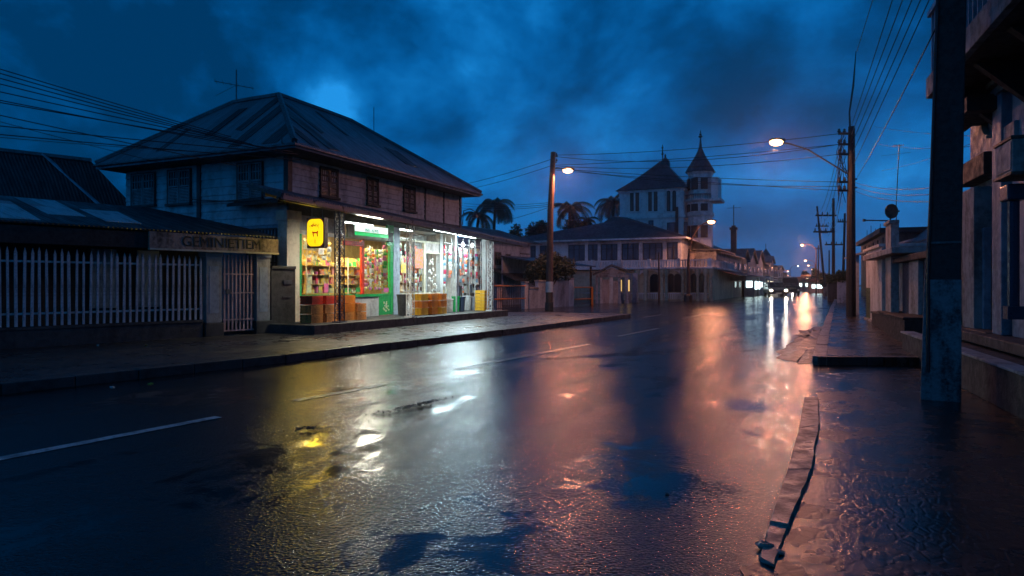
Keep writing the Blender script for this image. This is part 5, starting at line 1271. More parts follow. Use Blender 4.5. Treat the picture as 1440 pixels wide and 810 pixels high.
# ---- cars
def car(loc, rz, label, matb, head=True, s=1.0, van=False):
    o=empty('car',loc,rz,label,'car')
    Lc,Wc=4.1*s,1.7*s; hh=1.45*s if not van else 1.95
    prof=[(0,.28),(0,.62),(.08,.72),(.95,.88),(1.55,hh*.97),(1.9,hh),(3.2,hh),(3.85,.95),(4.08,.85),(4.1,.35)] if not van else [(0,.3),(0,.75),(.12,1.0),(.55,1.15),(.95,hh*.96),(1.2,hh),(4.3,hh),(4.4,.9),(4.4,.35)]
    n=len(prof); mb=MB(); W2=Wc/2
    def wx(z): return W2*(1 if z<.95 else 1-.16*(z-.95)/(hh-.95))
    vs=[(-wx(z),y,z) for y,z in prof]+[(wx(z),y,z) for y,z in prof]
    mb.add(vs,[tuple(range(n)),tuple(range(n,2*n))[::-1]]+[(i,(i+1)%n,n+(i+1)%n,n+i) for i in range(n)]); mb.build('body',matb,o,bevel=.05)
    w_=.8 if not van else .85
    y0,z0=prof[3 if not van else 3]; y1,z1=prof[4]
    nrm=Vector((0,-(z1-z0),(y1-y0))).normalized()*.012
    mb=MB(); mb.quad(Vector((-w_*W2,y0+.05,z0+.05))+nrm,Vector((w_*W2,y0+.05,z0+.05))+nrm,Vector((w_*W2*.88,y1-.04,z1-.05))+nrm,Vector((-w_*W2*.88,y1-.04,z1-.05))+nrm); mb.build('windscreen',M['glassdark'],o)
    for sx_ in (-1,1):
        mb=MB(); mb.add([(sx_*(wx(1.0)+.01),1.5,.98),(sx_*(wx(1.0)+.01),3.6,.98),(sx_*(wx(hh-.1)+.01),3.1,hh-.1),(sx_*(wx(hh-.1)+.01),1.85,hh-.1)],[(0,1,2,3)]); mb.build('side_window',M['glassdark'],o)
        mb=MB(); mb.blob((sx_*.68,-.01,.62),(.13,.05,.09),10,6,0); mb.build('headlight',M['head'] if head else M['metalwhite'],o,smooth=True)
        mb=MB(); mb.cbox((sx_*(W2+.09),1.35,1.0),(.16,.08,.12)); mb.build('mirror',M['cable'],o)
        for yy in (.8,3.3*s):
            mb=MB(); r=.31; k=16; x0_=sx_*(W2-.2); x1_=sx_*(W2+.01)
            pts=[(math.cos(2*math.pi*i/k)*r,math.sin(2*math.pi*i/k)*r) for i in range(k)]
            mb.add([(x0_,yy+a,.31+b) for a,b in pts]+[(x1_,yy+a,.31+b) for a,b in pts],[tuple(range(k)),tuple(range(k,2*k))[::-1]]+[(i,(i+1)%k,k+(i+1)%k,k+i) for i in range(k)]); w=mb.build('wheel',M['cable'],o)
            mb=MB(); mb.add([(x1_+sx_*.004,yy+a*.6,.31+b*.6) for a,b in pts],[tuple(range(k))]); mb.build('rim',M['metal'],w)
    mb=MB(); mb.box(-.55,.55,-.03,.0,.4,.55); mb.build('grille',M['cable'],o); mb=MB(); mb.box(-.26,.26,-.04,-.031,.3,.41); mb.build('number_plate',M['metalwhite'],o)
    if head:
        for sx_ in (-1,1): lamp_light('headlight_beam',(sx_*.68,-.14,.62),100,(1,.92,.78),.06,o,'SPOT',(R(86),0,R(180)),R(60))
    return o
paintd=grimy('dark_car_paint',(.03,.032,.04),.25,(.015,.015,.015),.6,4,.001); paintw=grimy('silver_car_paint',(.4,.4,.42),.3,(.2,.19,.18),.5,4,.001)
p=G(1094.5,416,0); Yc=66; cp=P(1095,400,Yc); car((cp.x,Yc,0),-R(12),'oncoming dark car with both headlights blazing, low between the rows of houses',paintd)
cp=P(1113,400,70); car((cp.x,70,0),-R(14),'dark unlit van on the road right beside the oncoming headlights',paintd,False,1,True)
cp=P(1107,400,96); car((cp.x,96,0),-R(20),'distant car with lit headlamps behind the dark van',paintw,True)

# far right side: trees, walls
random.seed(9)
for i,(px0,px1,pt,Y,lb,mt) in enumerate(((1126,1141,382,170,'far greenish tree right of the far lamps','foliage'),(1140,1156,378,120,'reddish lit tree on the far right side','foliage'),(1150,1166,383,90,'dark tree behind the leaning utility pole','foliage_d'),(1117,1128,391,190,'farthest low tree at the end of the street','foliage'))):
    at_tree(px0,px1,pt,Y,lb,31+i,n=1500,s=.3,mat=mt,trunk=.2,base=.3)
for i,(px0,px1,pt,pb,Y,lb) in enumerate(((1164,1178,386,399,50,'clipped dark hedge mass on the wall behind the thin utility poles'),(1178,1193,381,397,40,'reddish dark hedge beside the tall lamp pole'))):
    a=P(px0,pt,Y); b=P(px1,pb,Y); o=empty('hedge',((a.x+b.x)/2,Y,0),-.4,lb,'hedge'); w=(b.x-a.x)/2; random.seed(40+i)
    mb=MB(); leafcloud(mb,[((x_*w*.7,0,(a.z+b.z)/2),(w*.5,.5,(a.z-b.z)*.55)) for x_ in (-1,0,1)],1300,.10); mb.build('foliage',M['foliage'],o)
    mb=MB(); mb.box(-w,w,-.2,.2,0,b.z+.1); mb.build('wall',M['stoned'] if i==0 else M['pink'],o,bevel=.02)
for i,(px0,px1,pt,Y,mt,lb) in enumerate(((1183,1190,398,44,'white','pale gate pier between the hedge and the tall lamp pole'),(1158,1163,404,62,'stone','small pale bollard wall by the leaning utility pole'))):
    a=P(px0,pt,Y); b=P(px1,pt,Y); o=empty('gate_pier',((a.x+b.x)/2,Y,.1),-.4,lb,'pier'); w=(b.x-a.x)/2; mb=MB(); mb.box(-w,w,-w,w,0,a.z-.2); mb.build('shaft',M[mt],o,bevel=.02); mb=MB(); mb.box(-w*1.15,w*1.15,-w*1.15,w*1.15,a.z-.2,a.z-.08); mb.build('cap',M[mt],o,bevel=.02)
# dark flat-roofed block
a=P(1186,336,46); b=P(1262,334,34)
Fd=Fr(15.0,31,22)
o=empty('flat_roof_block',Fd.w(0,0),Fd.rz,'long dark flat roofed building behind the tall lamp pole','building'); y0,_=Fd.onx(4.0,1245); y1,z1=Fd.onx(4,1196,336)
z1=Fd.onx(4,1215,335)[1]; y1=y0+17
mb=MB(); mb.box(4,10,y0,y1,0,z1-.55); mb.build('wall',M['stoned'],o); mb=MB(); mb.box(3.6,10.4,y0-.4,y1+.4,z1-.55,z1-.2); mb.build('roof_slab',M['black'],o)
for i in range(5):
    yy=y0+1+i*3; mb=MB(); mb.box(3.95,4.0,yy,yy+1.6,z1-1.7,z1-.8); mb.build('window',M['black'],o)
mb=MB()
for i in range(5): yy=y0+1.5+i*3.1; mb.tube([(4.2,yy,z1),(4.2,yy,z1+random.uniform(.3,.9))],.03,4)
mb.build('rebar',M['metal'],o)

# ================================================================= RIGHT SIDE SHOPS
Fb = Fr(7.85,13.0,21.0)
def by(px,py=HZ,c=0): return Fb.onx(c,px,py)
def bitem(name,label,cat,px0,px1,pt,pb,mat,x0=0,x1=.3,base=None,caps=()):
    ya_,zt=by(px1,pt); yb_,_=by(px0); zb=by((px0+px1)/2,pb)[1] if base is None else base
    o=empty(name,Fb.w(0,ya_),Fb.rz,label,cat); L_=yb_-ya_; mb=MB(); mb.box(x0,x1,0,L_,zb,zt); mb.build('body',M[mat],o,bevel=.012)
    for (k,dz,ov,mt) in caps: mb=MB(); mb.box(x0-ov,x1,-ov,L_+ov,zt-dz,zt-dz+k); mb.build('moulding',M[mt],o,bevel=.01)
    return o,L_,zt
o,L_,zt=bitem('street_pier','broad white plaster pier with moulded head at the far end of the low shops','pier',1218,1240,347,452,'white',0,1.2,.1,((.08,.0,.08,'white'),(.07,.16,.05,'white'),(.12,2.14,.06,'stone')))
mb=MB(); mb.box(-.002,.01,L_*.7,L_+.001,.12,1.1); mb.build('moss_stain',M['foliage'],o)
bitem('door_recess','recessed grey board door between the white pier and the tall column','door',1241,1252,365,446,'shut',.35,.45,.3)
o,L_,zt=bitem('tall_column','tall thin pinkish column carrying the satellite dish','column',1253,1261,314,446,'pink',-.12,.05,.1,((.08,.0,.04,'pink'),))
bitem('parapet_box','pinkish grey box canopy running behind the tall column','canopy',1233,1280,347,361,'pink',-.35,.3,None)
bitem('wall_panel','dark bluish folding door panel right of the tall column','door',1262,1277,368,452,'metalblue',.1,.2,.3)
bitem('board_door','pale pink board door near the dark barred gate','door',1278,1291,366,452,'pink',.0,.1,.32)
bitem('shop_wall','dark stained wall behind the row of low shop doors','wall',1240,1316,352,470,'stoned',.5,.8,.1)
bitem('lintel_beam','black weathered lintel over the low shop doors','beam',1262,1312,352,366,'black',-.1,.5,None)
# barred dark gate
y0,zt=by(1311,360); y1,_=by(1293); o=empty('barred_gate',Fb.w(.1,y0),Fb.rz,'dark barred gate just left of the thick near pole','gate'); mb=MB(); n=7; L_=y1-y0
for i in range(n+1): mb.box(-.01,.015,L_*i/n-.012,L_*i/n+.012,.32,zt)
mb.build('bars',M['bluegrey'],o); mb=MB()
for z in (.5,.9,1.3,1.65): mb.box(-.02,.0,0,L_,z-.02,z+.02)
mb.build('rails',M['bluegrey'],o)
# stepped dark plinth blocks
for i,(p0,p1,zt,x0,lb) in enumerate(((1236,1250,.42,-.18,'dark step block at the foot of the tall column'),(1251,1266,.5,-.25,'second dark step block before the folding door'),(1267,1283,.5,-.34,'third dark step block before the board door'),(1284,1312,.55,-.45,'largest dark step block beside the thick near pole'))):
    ya_,_=by(p1); yb_,_=by(p0); mb=MB(); mb.box(x0,.45,0,yb_-ya_-.03,.1,zt); mb.box(x0-.03,.45,-.0,yb_-ya_-.03,zt,zt+.05); tag(mb.build('step_block',M['black'],loc=Fb.w(0,ya_),rz=Fb.rz,bevel=.02),lb,'step')
# greenish porch beyond the white pier
y0,_=by(1217,c=.3); y1,_=by(1203,c=.3); z0=by(1210,352,.3)[1]; o=empty('porch',Fb.w(.3,y0),Fb.rz,'small greenish porch roof on thin posts between the tall lamp pole and the white pier','porch'); L_=y1-y0
mb=MB(); mb.slab([(-.4,0,z0-.2),(1.6,0,z0+.35),(1.6,L_,z0+.35),(-.4,L_,z0-.2)],.07); mb.build('roof',M['bluegrey'],o); mb=MB()
for yy in (.2,L_*.5,L_-.2): mb=MB(); mb.box(-.3,-.18,yy-.06,yy+.06,.1,z0-.22); mb.build('post',M['bluegrey'],o)
mb=MB(); mb.box(.9,1.0,0,L_,.1,z0); mb.build('wall',M['stone'],o)
# roofs behind
Fg=Fr(*Fb.w(2.6,0)[:2],21)
def house2(px0,px1,pe,pr,label,mat,roof,c,d):
    F2=Fr(*Fb.w(c,0)[:2],21); y0,ze_=F2.onx(0,px1,pe); y1,_=F2.onx(0,px0); _,zr_=F2.onx(0,(px0+px1)/2,pr); o=empty('back_house',F2.w(0,y0),F2.rz,label,'house'); L_=y1-y0
    mb=MB(); mb.box(0,d,0,L_,0,ze_); mb.build('wall',M[mat],o)
    mb=MB(); m_=L_/2; mb.slab([(-.4,-.3,ze_-.05),(-.4,L_+.3,ze_-.05),(d*.4,L_*.8,zr_),(d*.4,L_*.2,zr_)],.06); mb.slab([(-.4,-.3,ze_-.05),(d*.4,L_*.2,zr_),(d*.4,L_*.8,zr_),(-.4,L_+.3,ze_-.05)][::-1],.04); mb.slab([(-.4,-.3,ze_-.05),(d,-.3,ze_-.05),(d*.4,L_*.2,zr_)],.06); mb.slab([(-.4,L_+.3,ze_-.05),(d*.4,L_*.8,zr_),(d,L_+.3,ze_-.05)],.06); mb.build('roof',M[roof],o)
house2(1248,1330,345,316,'low dark hip roofed house behind the low shops','black','darkroof',1.6,4)
house2(1270,1345,325,292,'bluish taller house at the back behind the low shops','metalblue','slate',6,5)
# satellite dish, arm, mast
y,_=by(1254,c=-.05); zc_=by(1254,297,-.05)[1]; Yd=Fb.w(-.05,y).y; o=empty('satellite_dish',Fb.w(-.05,y,zc_),0,'round dark satellite dish on top of the tall column','satellite dish'); rd=10.4/960*Yd; rd=rd
mb=MB(); n=20; prof=[(.02,.10),(.4,.085),(.7,.05),(1,.0)]; vs=[];k=len(prof)
for r,dv in prof:
    for j in range(n): a=2*math.pi*j/n; vs.append((rd*r*math.cos(a)*.9,dv*rd*2,rd*r*math.sin(a)))
vs+= [(x,y_+.02,z) for x,y_,z in vs]; nn=len(vs)//2
fs=[(i*n+j,i*n+(j+1)%n,(i+1)*n+(j+1)%n,(i+1)*n+j) for i in range(k-1) for j in range(n)]; fs+=[tuple(q+nn for q in f)[::-1] for f in fs]+[((k-1)*n+j,(k-1)*n+(j+1)%n,nn+(k-1)*n+(j+1)%n,nn+(k-1)*n+j) for j in range(n)]+[tuple(range(n)),tuple(range(nn,nn+n))]
mb.add(vs,fs); mb.build('dish',M['rust'],o)
mb=MB(); mb.tube([(0,.05,-rd*1.4),(0,.08,0)],.02,6); mb.tube([(0,.0,-rd*.9),(0,-.25,-.05)],.008,4); mb.cbox((0,-.27,-.03),(.04,.06,.04)); mb.build('mount',M['metal'],o)
mb=MB(); mb.tube([(0,.06,-rd*1.25),(-37/960*Yd,.06,-rd*1.2)],.016,5); mb.cbox((-37/960*Yd,.06,-rd*1.2),(.05,.05,.06)); mb.build('arm',M['metal'],o)
p=P(1264,290,17.5); h=(290-203)/960*17.5; o=empty('mast_antenna',(p.x-.05,p.y,p.z-.3),0,'tall thin mast antenna rising behind the satellite dish','antenna'); mb=MB(); mb.tube([(0,0,-.9),(-.02,0,.3),(.06,0,h+.3)],.012,5); mb.build('mast',M['metal'],o)
mb=MB(); mb.tube([(-.08,0,h+.28),(.14,0,h+.26)],.008,4)
for i in range(4): mb.tube([(-.06+.06*i,-.1,h+.27),(-.06+.06*i,.1,h+.27)],.006,4)
mb.tube([(-.35,.1,h+.02),(.3,-.1,h+.08)],.005,4); mb.build('boom',M['metal'],o)

# ================================================================= RIGHT NEAR BUILDING
FB_=Fr(6.06,8.0,20.3)
def ny(px,py=HZ,c=0): return FB_.onx(c,px,py)
nb=empty('balcony_building',FB_.w(0,0),FB_.rz,'tall dim old building with projecting balcony and dark plinth at the right edge','building')
yF=ny(1352)[0]; yN=-3.2
def blk(name,mat,x0,x1_,px0,px1,pt,pb,par=nb,c=0,bevel=.012,zt=None,zb=None):
    ya_,z1_=ny(px1,pt,c); yb_,_=ny(px0,c=c); z0_=ny(px1,pb,c)[1]
    if zt is not None: z1_=zt
    if zb is not None: z0_=zb
    mb=MB(); mb.box(x0,x1_,ya_,yb_,z0_,z1_); return mb.build(name,M[mat],par,bevel=bevel)
mb=MB(); mb.box(.12,5,yN,yF,0,7.5); mb.build('wall',M['bluegrey'],nb)
mb=MB(); mb.box(-.77,.15,yN,yF+.3,0,.40); mb.build('plinth',M['stoned'],nb,bevel=.015); mb=MB(); mb.box(-.8,-.6,yN,yF+.3,.40,.43); mb.build('plinth_edge',M['pink'],nb,bevel=.01)
mb=MB(); mb.box(-.35,.12,yN,yF+.1,.43,.56); mb.build('step',M['stoned'],nb,bevel=.015)
# wall pieces
blk('pilaster','bluegrey',-.12,.12,1410,1424,60,500,zt=3.75,zb=.56); blk('pilaster','bluegrey',-.05,.12,1430,1470,0,500,zt=7.4,zb=.56)
blk('pilaster','stone',-.1,.12,1364,1381,200,470,zt=2.6,zb=.56)
# niche
ya_,z1_=ny(1409,335); yb_,_=ny(1382)
mb=MB(); n=8; c=(ya_+yb_)/2; r=(yb_-ya_)/2; pts=[(ya_,.56),(yb_,.56)]+[(c+r*math.cos(math.pi*i/n),z1_-.15+r*.5*math.sin(math.pi*i/n)) for i in range(n+1)]; k=len(pts)
mb.add([(.118,a,b) for a,b in pts]+[(.09,a,b) for a,b in pts],[tuple(range(k)),tuple(range(k,2*k))[::-1]]+[(i,(i+1)%k,k+(i+1)%k,k+i) for i in range(k)]); mb.build('niche',M['stoned'],nb)
blk('niche_frame','bluegrey',.0,.12,1379,1383,320,470,zb=.56); blk('niche_frame','bluegrey',.0,.12,1407,1411,320,470,zb=.56)
blk('sill','rust',-.2,.1,1380,1411,468,474)
# upper features
blk('air_conditioner','bluegrey',-.4,.0,1358,1381,120,160); blk('ac_base','black',-.42,.0,1357,1380,160,168)
blk('bracket','black',-.45,.1,1384,1418,130,152); 
blk('arch_panel','bluegrey',.02,.1,1366,1411,155,206)
mb=MB(); ya_,z1_=ny(1385,158); yb_,z0_=ny(1372,206); mb2=[(ya_-.3+.32*math.sin(t*1.57),z0_+(z1_-z0_)*(1-math.cos(t*1.57))) for t in [i/8 for i in range(9)]]
for a,b in zip(mb2[:-1],mb2[1:]): mb.bar((-.02,a[0],a[1]),(-.02,b[0],b[1]),.08,.05)
mb.build('curved_rib',M['cream'],nb)
blk('canopy','black',-.12,.12,1357,1398,212,244); blk('moulding','stone',-.15,.1,1411,1445,100,112); blk('moulding','stone',-.2,.1,1411,1445,88,97)
blk('panel','pink',-.1,.1,1411,1440,168,200)
for i in range(4): blk('shutter_slat','bluegrey',-.02,.1,1353,1357+3*i,310+34*i,316+34*i)
blk('window_frame','trim',-.03,.12,1352,1366,300,445); blk('window_frame','metalwhite',-.06,.1,1364,1368,290,440)
mb=MB(); ya_,z1_=ny(1427,258,-.25); yb_,_=ny(1415,c=-.25); mb.box(-.32,-.12,ya_,yb_,ny(1420,283,-.25)[1],z1_); mb.build('hopper',M['metalblue'],nb,bevel=.02)
ym=(ya_+yb_)/2; mb=MB(); mb.tube([(-.22,ym,ny(1420,283,-.25)[1]),(-.22,ym,.95)],.06,10); mb.box(-.3,-.14,ym-.09,ym+.09,.8,.95); mb.build('downpipe',M['metalblue'],nb)
# balcony
yT=FB_.onx(-.77,1306)[0]
mb=MB(); mb.box(-.77,.12,yN,yT,3.80,3.86); mb.build('balcony_floor',M['black'],nb); mb=MB(); mb.box(-.8,-.72,yN,yT+.02,3.78,4.06); mb.box(-.72,.12,yT-.06,yT+.02,3.78,4.06); mb.build('balcony_fascia',M['stone'],nb,bevel=.01)
mb=MB()
y=yT-.1
while y>yN: mb.box(-.76,-.72,y-.03,y,4.06,4.9); y-=.18
mb.box(-.79,-.69,yN,yT,4.9,4.97); mb.build('balcony_rail',M['bluegrey'],nb)
mb=MB()
for y in (yT-.3,yT-1.5,yT-2.7): mb.add([(.12,y-.06,3.78),(-.6,y-.06,3.78),(.12,y-.06,3.1),(.12,y+.06,3.78),(-.6,y+.06,3.78),(.12,y+.06,3.1)],[(0,1,2),(3,5,4),(0,3,4,1),(1,4,5,2),(2,5,3,0)]); mb.build('bracket',M['black'],nb); mb=MB()
# projecting sign box
ya_,z1_=ny(1433,194,-.3); _,z0_=ny(1433,241,-.3); yb_,_=ny(1408,c=-.3)
o=empty('box_sign',FB_.w(-.3,ya_),FB_.rz,'weathered pinkish box sign fixed high on the balcony building','sign'); L_=yb_-ya_; mb=MB(); mb.box(-.06,.42,0,L_,z0_,z1_); mb.build('case',M['pink'],o,bevel=.01)
mb=MB(); mb.box(-.07,-.061,.03,L_-.03,z0_+.03,z1_-.03); mb.build('face',M['pink'],o); mb=MB(); mb.box(-.08,.44,-.02,L_+.02,z1_,z1_+.03); mb.box(-.08,.44,-.02,L_+.02,z0_-.03,z0_); mb.build('trim',M['rust'],o)
mb=MB(); mb.tube([(.1,L_/2,z1_),(.45,L_/2,z1_+.1)],.015,5); mb.tube([(.1,L_/2,z0_),(.45,L_/2,z0_)],.015,5); mb.build('bracket',M['metal'],o)

# ================================================================= POLES
def ctr(px,py,Y): return P(px,py,Y)
# thick near pole
o=empty('utility_pole',(4.485,7.15,0),R(-31),'thick dark squared utility pole with flaking bluish paint low down, nearest the camera','utility pole')
mb=MB(); 
def sq(z,w,dx): return [(dx-w,-w,z),(dx+w,-w,z),(dx+w,w,z),(dx-w,w,z)]
lv=[(0.0,.18,0),(.05,.178,0),(1.25,.162,.02),(1.26,.172,.02),(4.3,.13,.11),(8.2,.10,.2)]
vs=[];[vs.extend(sq(z,w,dx)) for z,w,dx in lv[:3]]; mb.add(vs,[(4*i+j,4*i+(j+1)%4,4*i+4+(j+1)%4,4*i+4+j) for i in range(2) for j in range(4)]+[(3,2,1,0)]); mb.build('painted_base',M['polepaint'],o,bevel=.012)
mb=MB(); vs=[];[vs.extend(sq(z,w,dx)) for z,w,dx in ((1.25,.157,.02),(4.3,.118,.11),(8.2,.09,.2))]; mb.add(vs,[(4*i+j,4*i+(j+1)%4,4*i+4+(j+1)%4,4*i+4+j) for i in range(2) for j in range(4)]+[(8,9,10,11)]); mb.build('shaft',M['poledark'],o,bevel=.012)
mb=MB(); mb.box(-.7+.5,1.5,-.17,-.11,7.15,7.27); mb.build('crossarm',M['poledark'],o)
mb=MB(); mb.box(.03-.152,.03+.152,-.17,-.15,1.62,1.64); mb.build('band',M['metal'],o)
mb=MB(); mb.tube([(-.11,-.185,.3),(-.11,-.175,1.3),(-.02,-.15,4.3),(.08,-.12,7)],.016,6); mb.build('conduit',M['cable'],o)
# tall lamp pole on the right pavement
RP=Vector((11.42,23,0)); kR=23/960
def rpz(py): return H+(400-py)*kR
o=empty('lamp_pole',(RP.x,RP.y,.12),0,'tall dark wooden pole with insulators carrying a long lit lamp arm on the right pavement','utility pole')
mb=MB(); mb.tube([(0,0,-.12),(.0,0,3),(.02,0,rpz(178)-.12)],[.155,.14,.105],10); mb.build('shaft',M['poledark'],o)
mb=MB(); mb.tube([(-.02,.0,rpz(190)-.12),(-.05,0,rpz(158)-.12),(.08,0,rpz(120)-.12),(.17,0,rpz(72)-.12)],[.035,.03,.035,.012],6); mb.build('riser',M['cable'],o)
mb=MB(); z=rpz
for i,py in enumerate((188,203,217,256,268)):
    zz=rpz(py)-.12; mb.bar((-.42,0,zz),(.05,0,zz),.06,.07)
    if py>250: mb.bar((0,0,zz+.1),(.2,0,zz+.1),.05,.05)
mb.build('crossarm',M['poledark'],o)
mb=MB()
for i,py in enumerate((188,203,217,256,268)):
    zz=rpz(py)-.12
    for xx in (-.4,-.22): mb=MB(); mb.lathe([(.02,zz+.03),(.055,zz+.05),(.06,zz+.09),(.03,zz+.11),(.05,zz+.13),(.02,zz+.17)],xx,0,8); mb.build('insulator',M['metal'],o)
mb=MB(); random.seed(4)
for i in range(12):
    a=Vector((random.uniform(-.4,-.1),random.uniform(-.05,.05),rpz(random.uniform(186,215))-.12)); b=Vector((random.uniform(-.45,.1),random.uniform(-.05,.05),rpz(random.uniform(235,285))-.12)); m_=(a+b)/2+Vector((random.uniform(-.25,.0),0,0)); mb.tube([a,a.lerp(m_,.5)+Vector((-.04,0,0)),m_,b.lerp(m_,.5)+Vector((-.03,0,0)),b],.01,4)
mb.build('drop_wires',M['cable'],o)
mb=MB(); lx=(1090-1195)*kR; lz=rpz(200)-.12
mb.tube([(-.05,0,rpz(246)-.12),(-.6,-.05,rpz(233)-.12),(-1.5,-.1,rpz(211)-.12),(-2.1,-.1,rpz(203)-.12),(lx-.0,-.1,rpz(201)-.1)],.028,6); mb.build('lamp_arm',M['polewood'],o)
def head(o,x,y,z,s=1,rz=0):
    mb=MB(); mb.blob((x,y,z+.05*s),(.30*s,.14*s,.08*s),12,6,0); mb.build('lamp_housing',M['metal'],o,smooth=True)
    mb=MB(); mb.blob((x-.04*s,y,z-.015*s),(.23*s,.16*s,.13*s),14,8,0); mb.build('lamp_glass',M['lamp'],o,smooth=True)
head(o,lx,-.1,lz,1); lamp_light('lamp_light',(lx-.04,-.1,lz-.2),820,SOD,.13,o,'SPOT',(0,0,0),R(178))
# first street lamp pole at left
Y1=32.4; k1=Y1/960; p=P(774,400,Y1)
o=empty('lamp_pole',(p.x,p.y,0),0,'brown wooden pole with a short lit lamp arm and white poster beyond the shop','utility pole')
z1=lambda py:H+(400-py)*k1
mb=MB(); mb.tube([(-.06,0,0),(0,0,z1(300)),(.14,0,z1(214))],[.17,.145,.12],10); mb.build('shaft',M['polewood'],o)
mb=MB(); mb.lathe([(.185,z1(411)),(.183,z1(396))],-.04,0,14); mb.build('poster',M['white'],o); mb=MB(); mb.lathe([(.2,0),(.19,.35)],-.06,0,12); mb.build('dark_base',M['stoned'],o)
mb=MB(); mb.tube([(.1,0,z1(238)),(.35,-.05,z1(236)),(.8,-.1,z1(238.5))],.025,6); mb.box(.0,.35,-.04,.04,z1(221),z1(219)); mb.box(.0,.3,-.04,.04,z1(229),z1(227.5)); mb.build('lamp_arm',M['metal'],o)
head(o,.86,-.1,z1(239.5),1.05); lamp_light('lamp_light',(.83,-.1,z1(239.5)-.2),820,SOD,.13,o,'SPOT',(0,0,0),R(178))
mb=MB()
for zz in (219,227): mb.lathe([(.02,z1(zz)),(.05,z1(zz)+.04),(.02,z1(zz)+.14)],.3,0,8)
mb.build('insulator',M['metal'],o)
# third lamp before the tower house
Y3=50; k3=Y3/960; p=P(968,400,Y3); z3=lambda py:H+(400-py)*k3
o=empty('street_lamp',(p.x,p.y,0),0,'curved arm street lamp standing in front of the tower house','street lamp')
mb=MB(); mb.tube([(-.03,0,0),(0,0,z3(370)),(.08,0,z3(350))],[.13,.1,.08],8); mb.tube([(.08,0,z3(352)),(.3,0,z3(333)),(.8,0,z3(318)),(1.3,0,z3(313)),(1.7,0,z3(312))],.05,6); mb.build('pole',M['polewood'],o); mb=MB(); mb.lathe([(.3,0),(.28,.4),(.16,.5)],-.03,0,8); mb.build('base',M['stoned'],o)
head(o,1.72,0,z3(311.5),1.25); lamp_light('lamp_light',(1.7,-.1,z3(311.5)-.25),700,SOD,.16,o,'SPOT',(0,0,0),R(176))
# thin post at 926
p=P(926.5,400,49); o=empty('sign_post',(p.x,p.y,0),0,'thin brown post against the yellow wall of the tower house','post'); mb=MB(); mb.tube([(0,0,0),(0,0,H+45/960*49)],[.08,.05],6); mb.build('shaft',M['polewood'],o)
# distant utility poles with crossarms
def upole(px,ptop,Y,arms,label,lean=0,r=.13):
    p=P(px,400,Y); zt_=H+(400-ptop)/960*Y; o=empty('utility_pole',(p.x,p.y,.1),0,label,'utility pole','far utility poles on the right')
    mb=MB(); mb.tube([(0,0,-.1),(lean,0,zt_-.1)],[r,r*.7],8); mb.build('shaft',M['poledark'],o)
    for (x0,x1_,py) in arms:
        zz=H+(400-py)/960*Y-.1; mb=MB(); a=(x0-px)/960*Y; b=(x1_-px)/960*Y; mb.bar((a,0,zz),(b,0,zz),.1,.12); ar=mb.build('crossarm',M['poledark'],o); mb=MB(); n=4
        for i in range(n): xx=a+(b-a)*(i+.3)/n; mb.lathe([(.03,zz+.06),(.07,zz+.1),(.03,zz+.28)],xx,0,6)
        mb.build('insulator',M['metal'],ar)
    return o
upole(1172,279,52,((1147,1176,303),(1144,1174,326)),'dark utility pole with two long crossarms behind the tall lamp pole')
upole(1161,290,72,((1152,1164,327),(1147,1165,318)),'thinner leaning utility pole left of the one with long crossarms',-.9)
upole(1151,345,95,((1146,1156,350),),'short far utility pole near the far trees',0,.1)
upole(1185,300,62,((1160,1188,344),(1178,1190,312)),'utility pole half hidden behind the tall lamp pole',.2)
upole(1166,352,60,(),'thin bare post between the far utility poles',0,.07)
# ================================================================= CABLES
def cable(a,b,sag=.02,r=.009,label=None,group=None,n=14):
    a=Vector(a); b=Vector(b); L_=(b-a).length; pts=[a.lerp(b,i/n)-Vector((0,0,sag*L_*4*(i/n)*(1-i/n))) for i in range(n+1)]
    mb=MB(); mb.tube(pts,r,5); o=mb.build('cable',M['cable'],smooth=True); tag(o,label,'cable',group); return o
def through(p1,p2,px):   # row of the picture line through p1,p2 at column px
    return p1[1]+(p2[1]-p1[1])*(px-p1[0])/(p2[0]-p1[0])
# left bundle: comes over from a pole out of the frame to the shop's near eave
corner=S.w(ex+.02,ey0-.05,4.3)
mb = MB(); mb.tube([(0,.3,-.2),(0,-.02,-.1),(0,-.02,.02)],.018,5);  
tag(mb.build('wire_bracket',M['metal'],loc=S.w(ex-.35,ey0-.0,4.45),rz=S.rz),'small iron bracket holding the cable bundle at the shop roof corner','bracket')
ends=[(300,185),(330,196),(350,203),(372,208),(392,212),(352,207),(405,212),(412,216),(416,224),(330,232)]
starts=[95,101,108,116,127,139,142,175,187,160]
names=['topmost','second','third','fourth','fifth','sixth','seventh','eighth','ninth','lowest sagging']
for i,((qx,qy),sy) in enumerate(zip(ends,starts)):
    # extend the picture line left to x=-260 and right to the shop corner
    pyl=sy+(sy-qy)/(qx)*260
    A=P(-260,pyl,9.5); px_e=min(500,qx+25) if i<2 else qx+6
    B=P(px_e, qy+(qy-sy)/qx*(px_e-qx), 14.6+ (412-px_e)*.006)
    cable(A,B,.004,.009,f'{names[i]} cable of the bundle sloping down to the shop roof corner','cables running to the shop roof')
for i,(sy,q,lb) in enumerate(((168,(150,208),'loose cable crossing low over the dark roof at far left'),(190,(190,206),'lowest loose cable over the dark roof at far left'))):
    A=P(-260,sy-(q[1]-sy)/q[0]*260,9.5); B=P(q[0]+90,q[1]+(q[1]-sy)/q[0]*90,16); cable(A,B,.006,.006,lb)
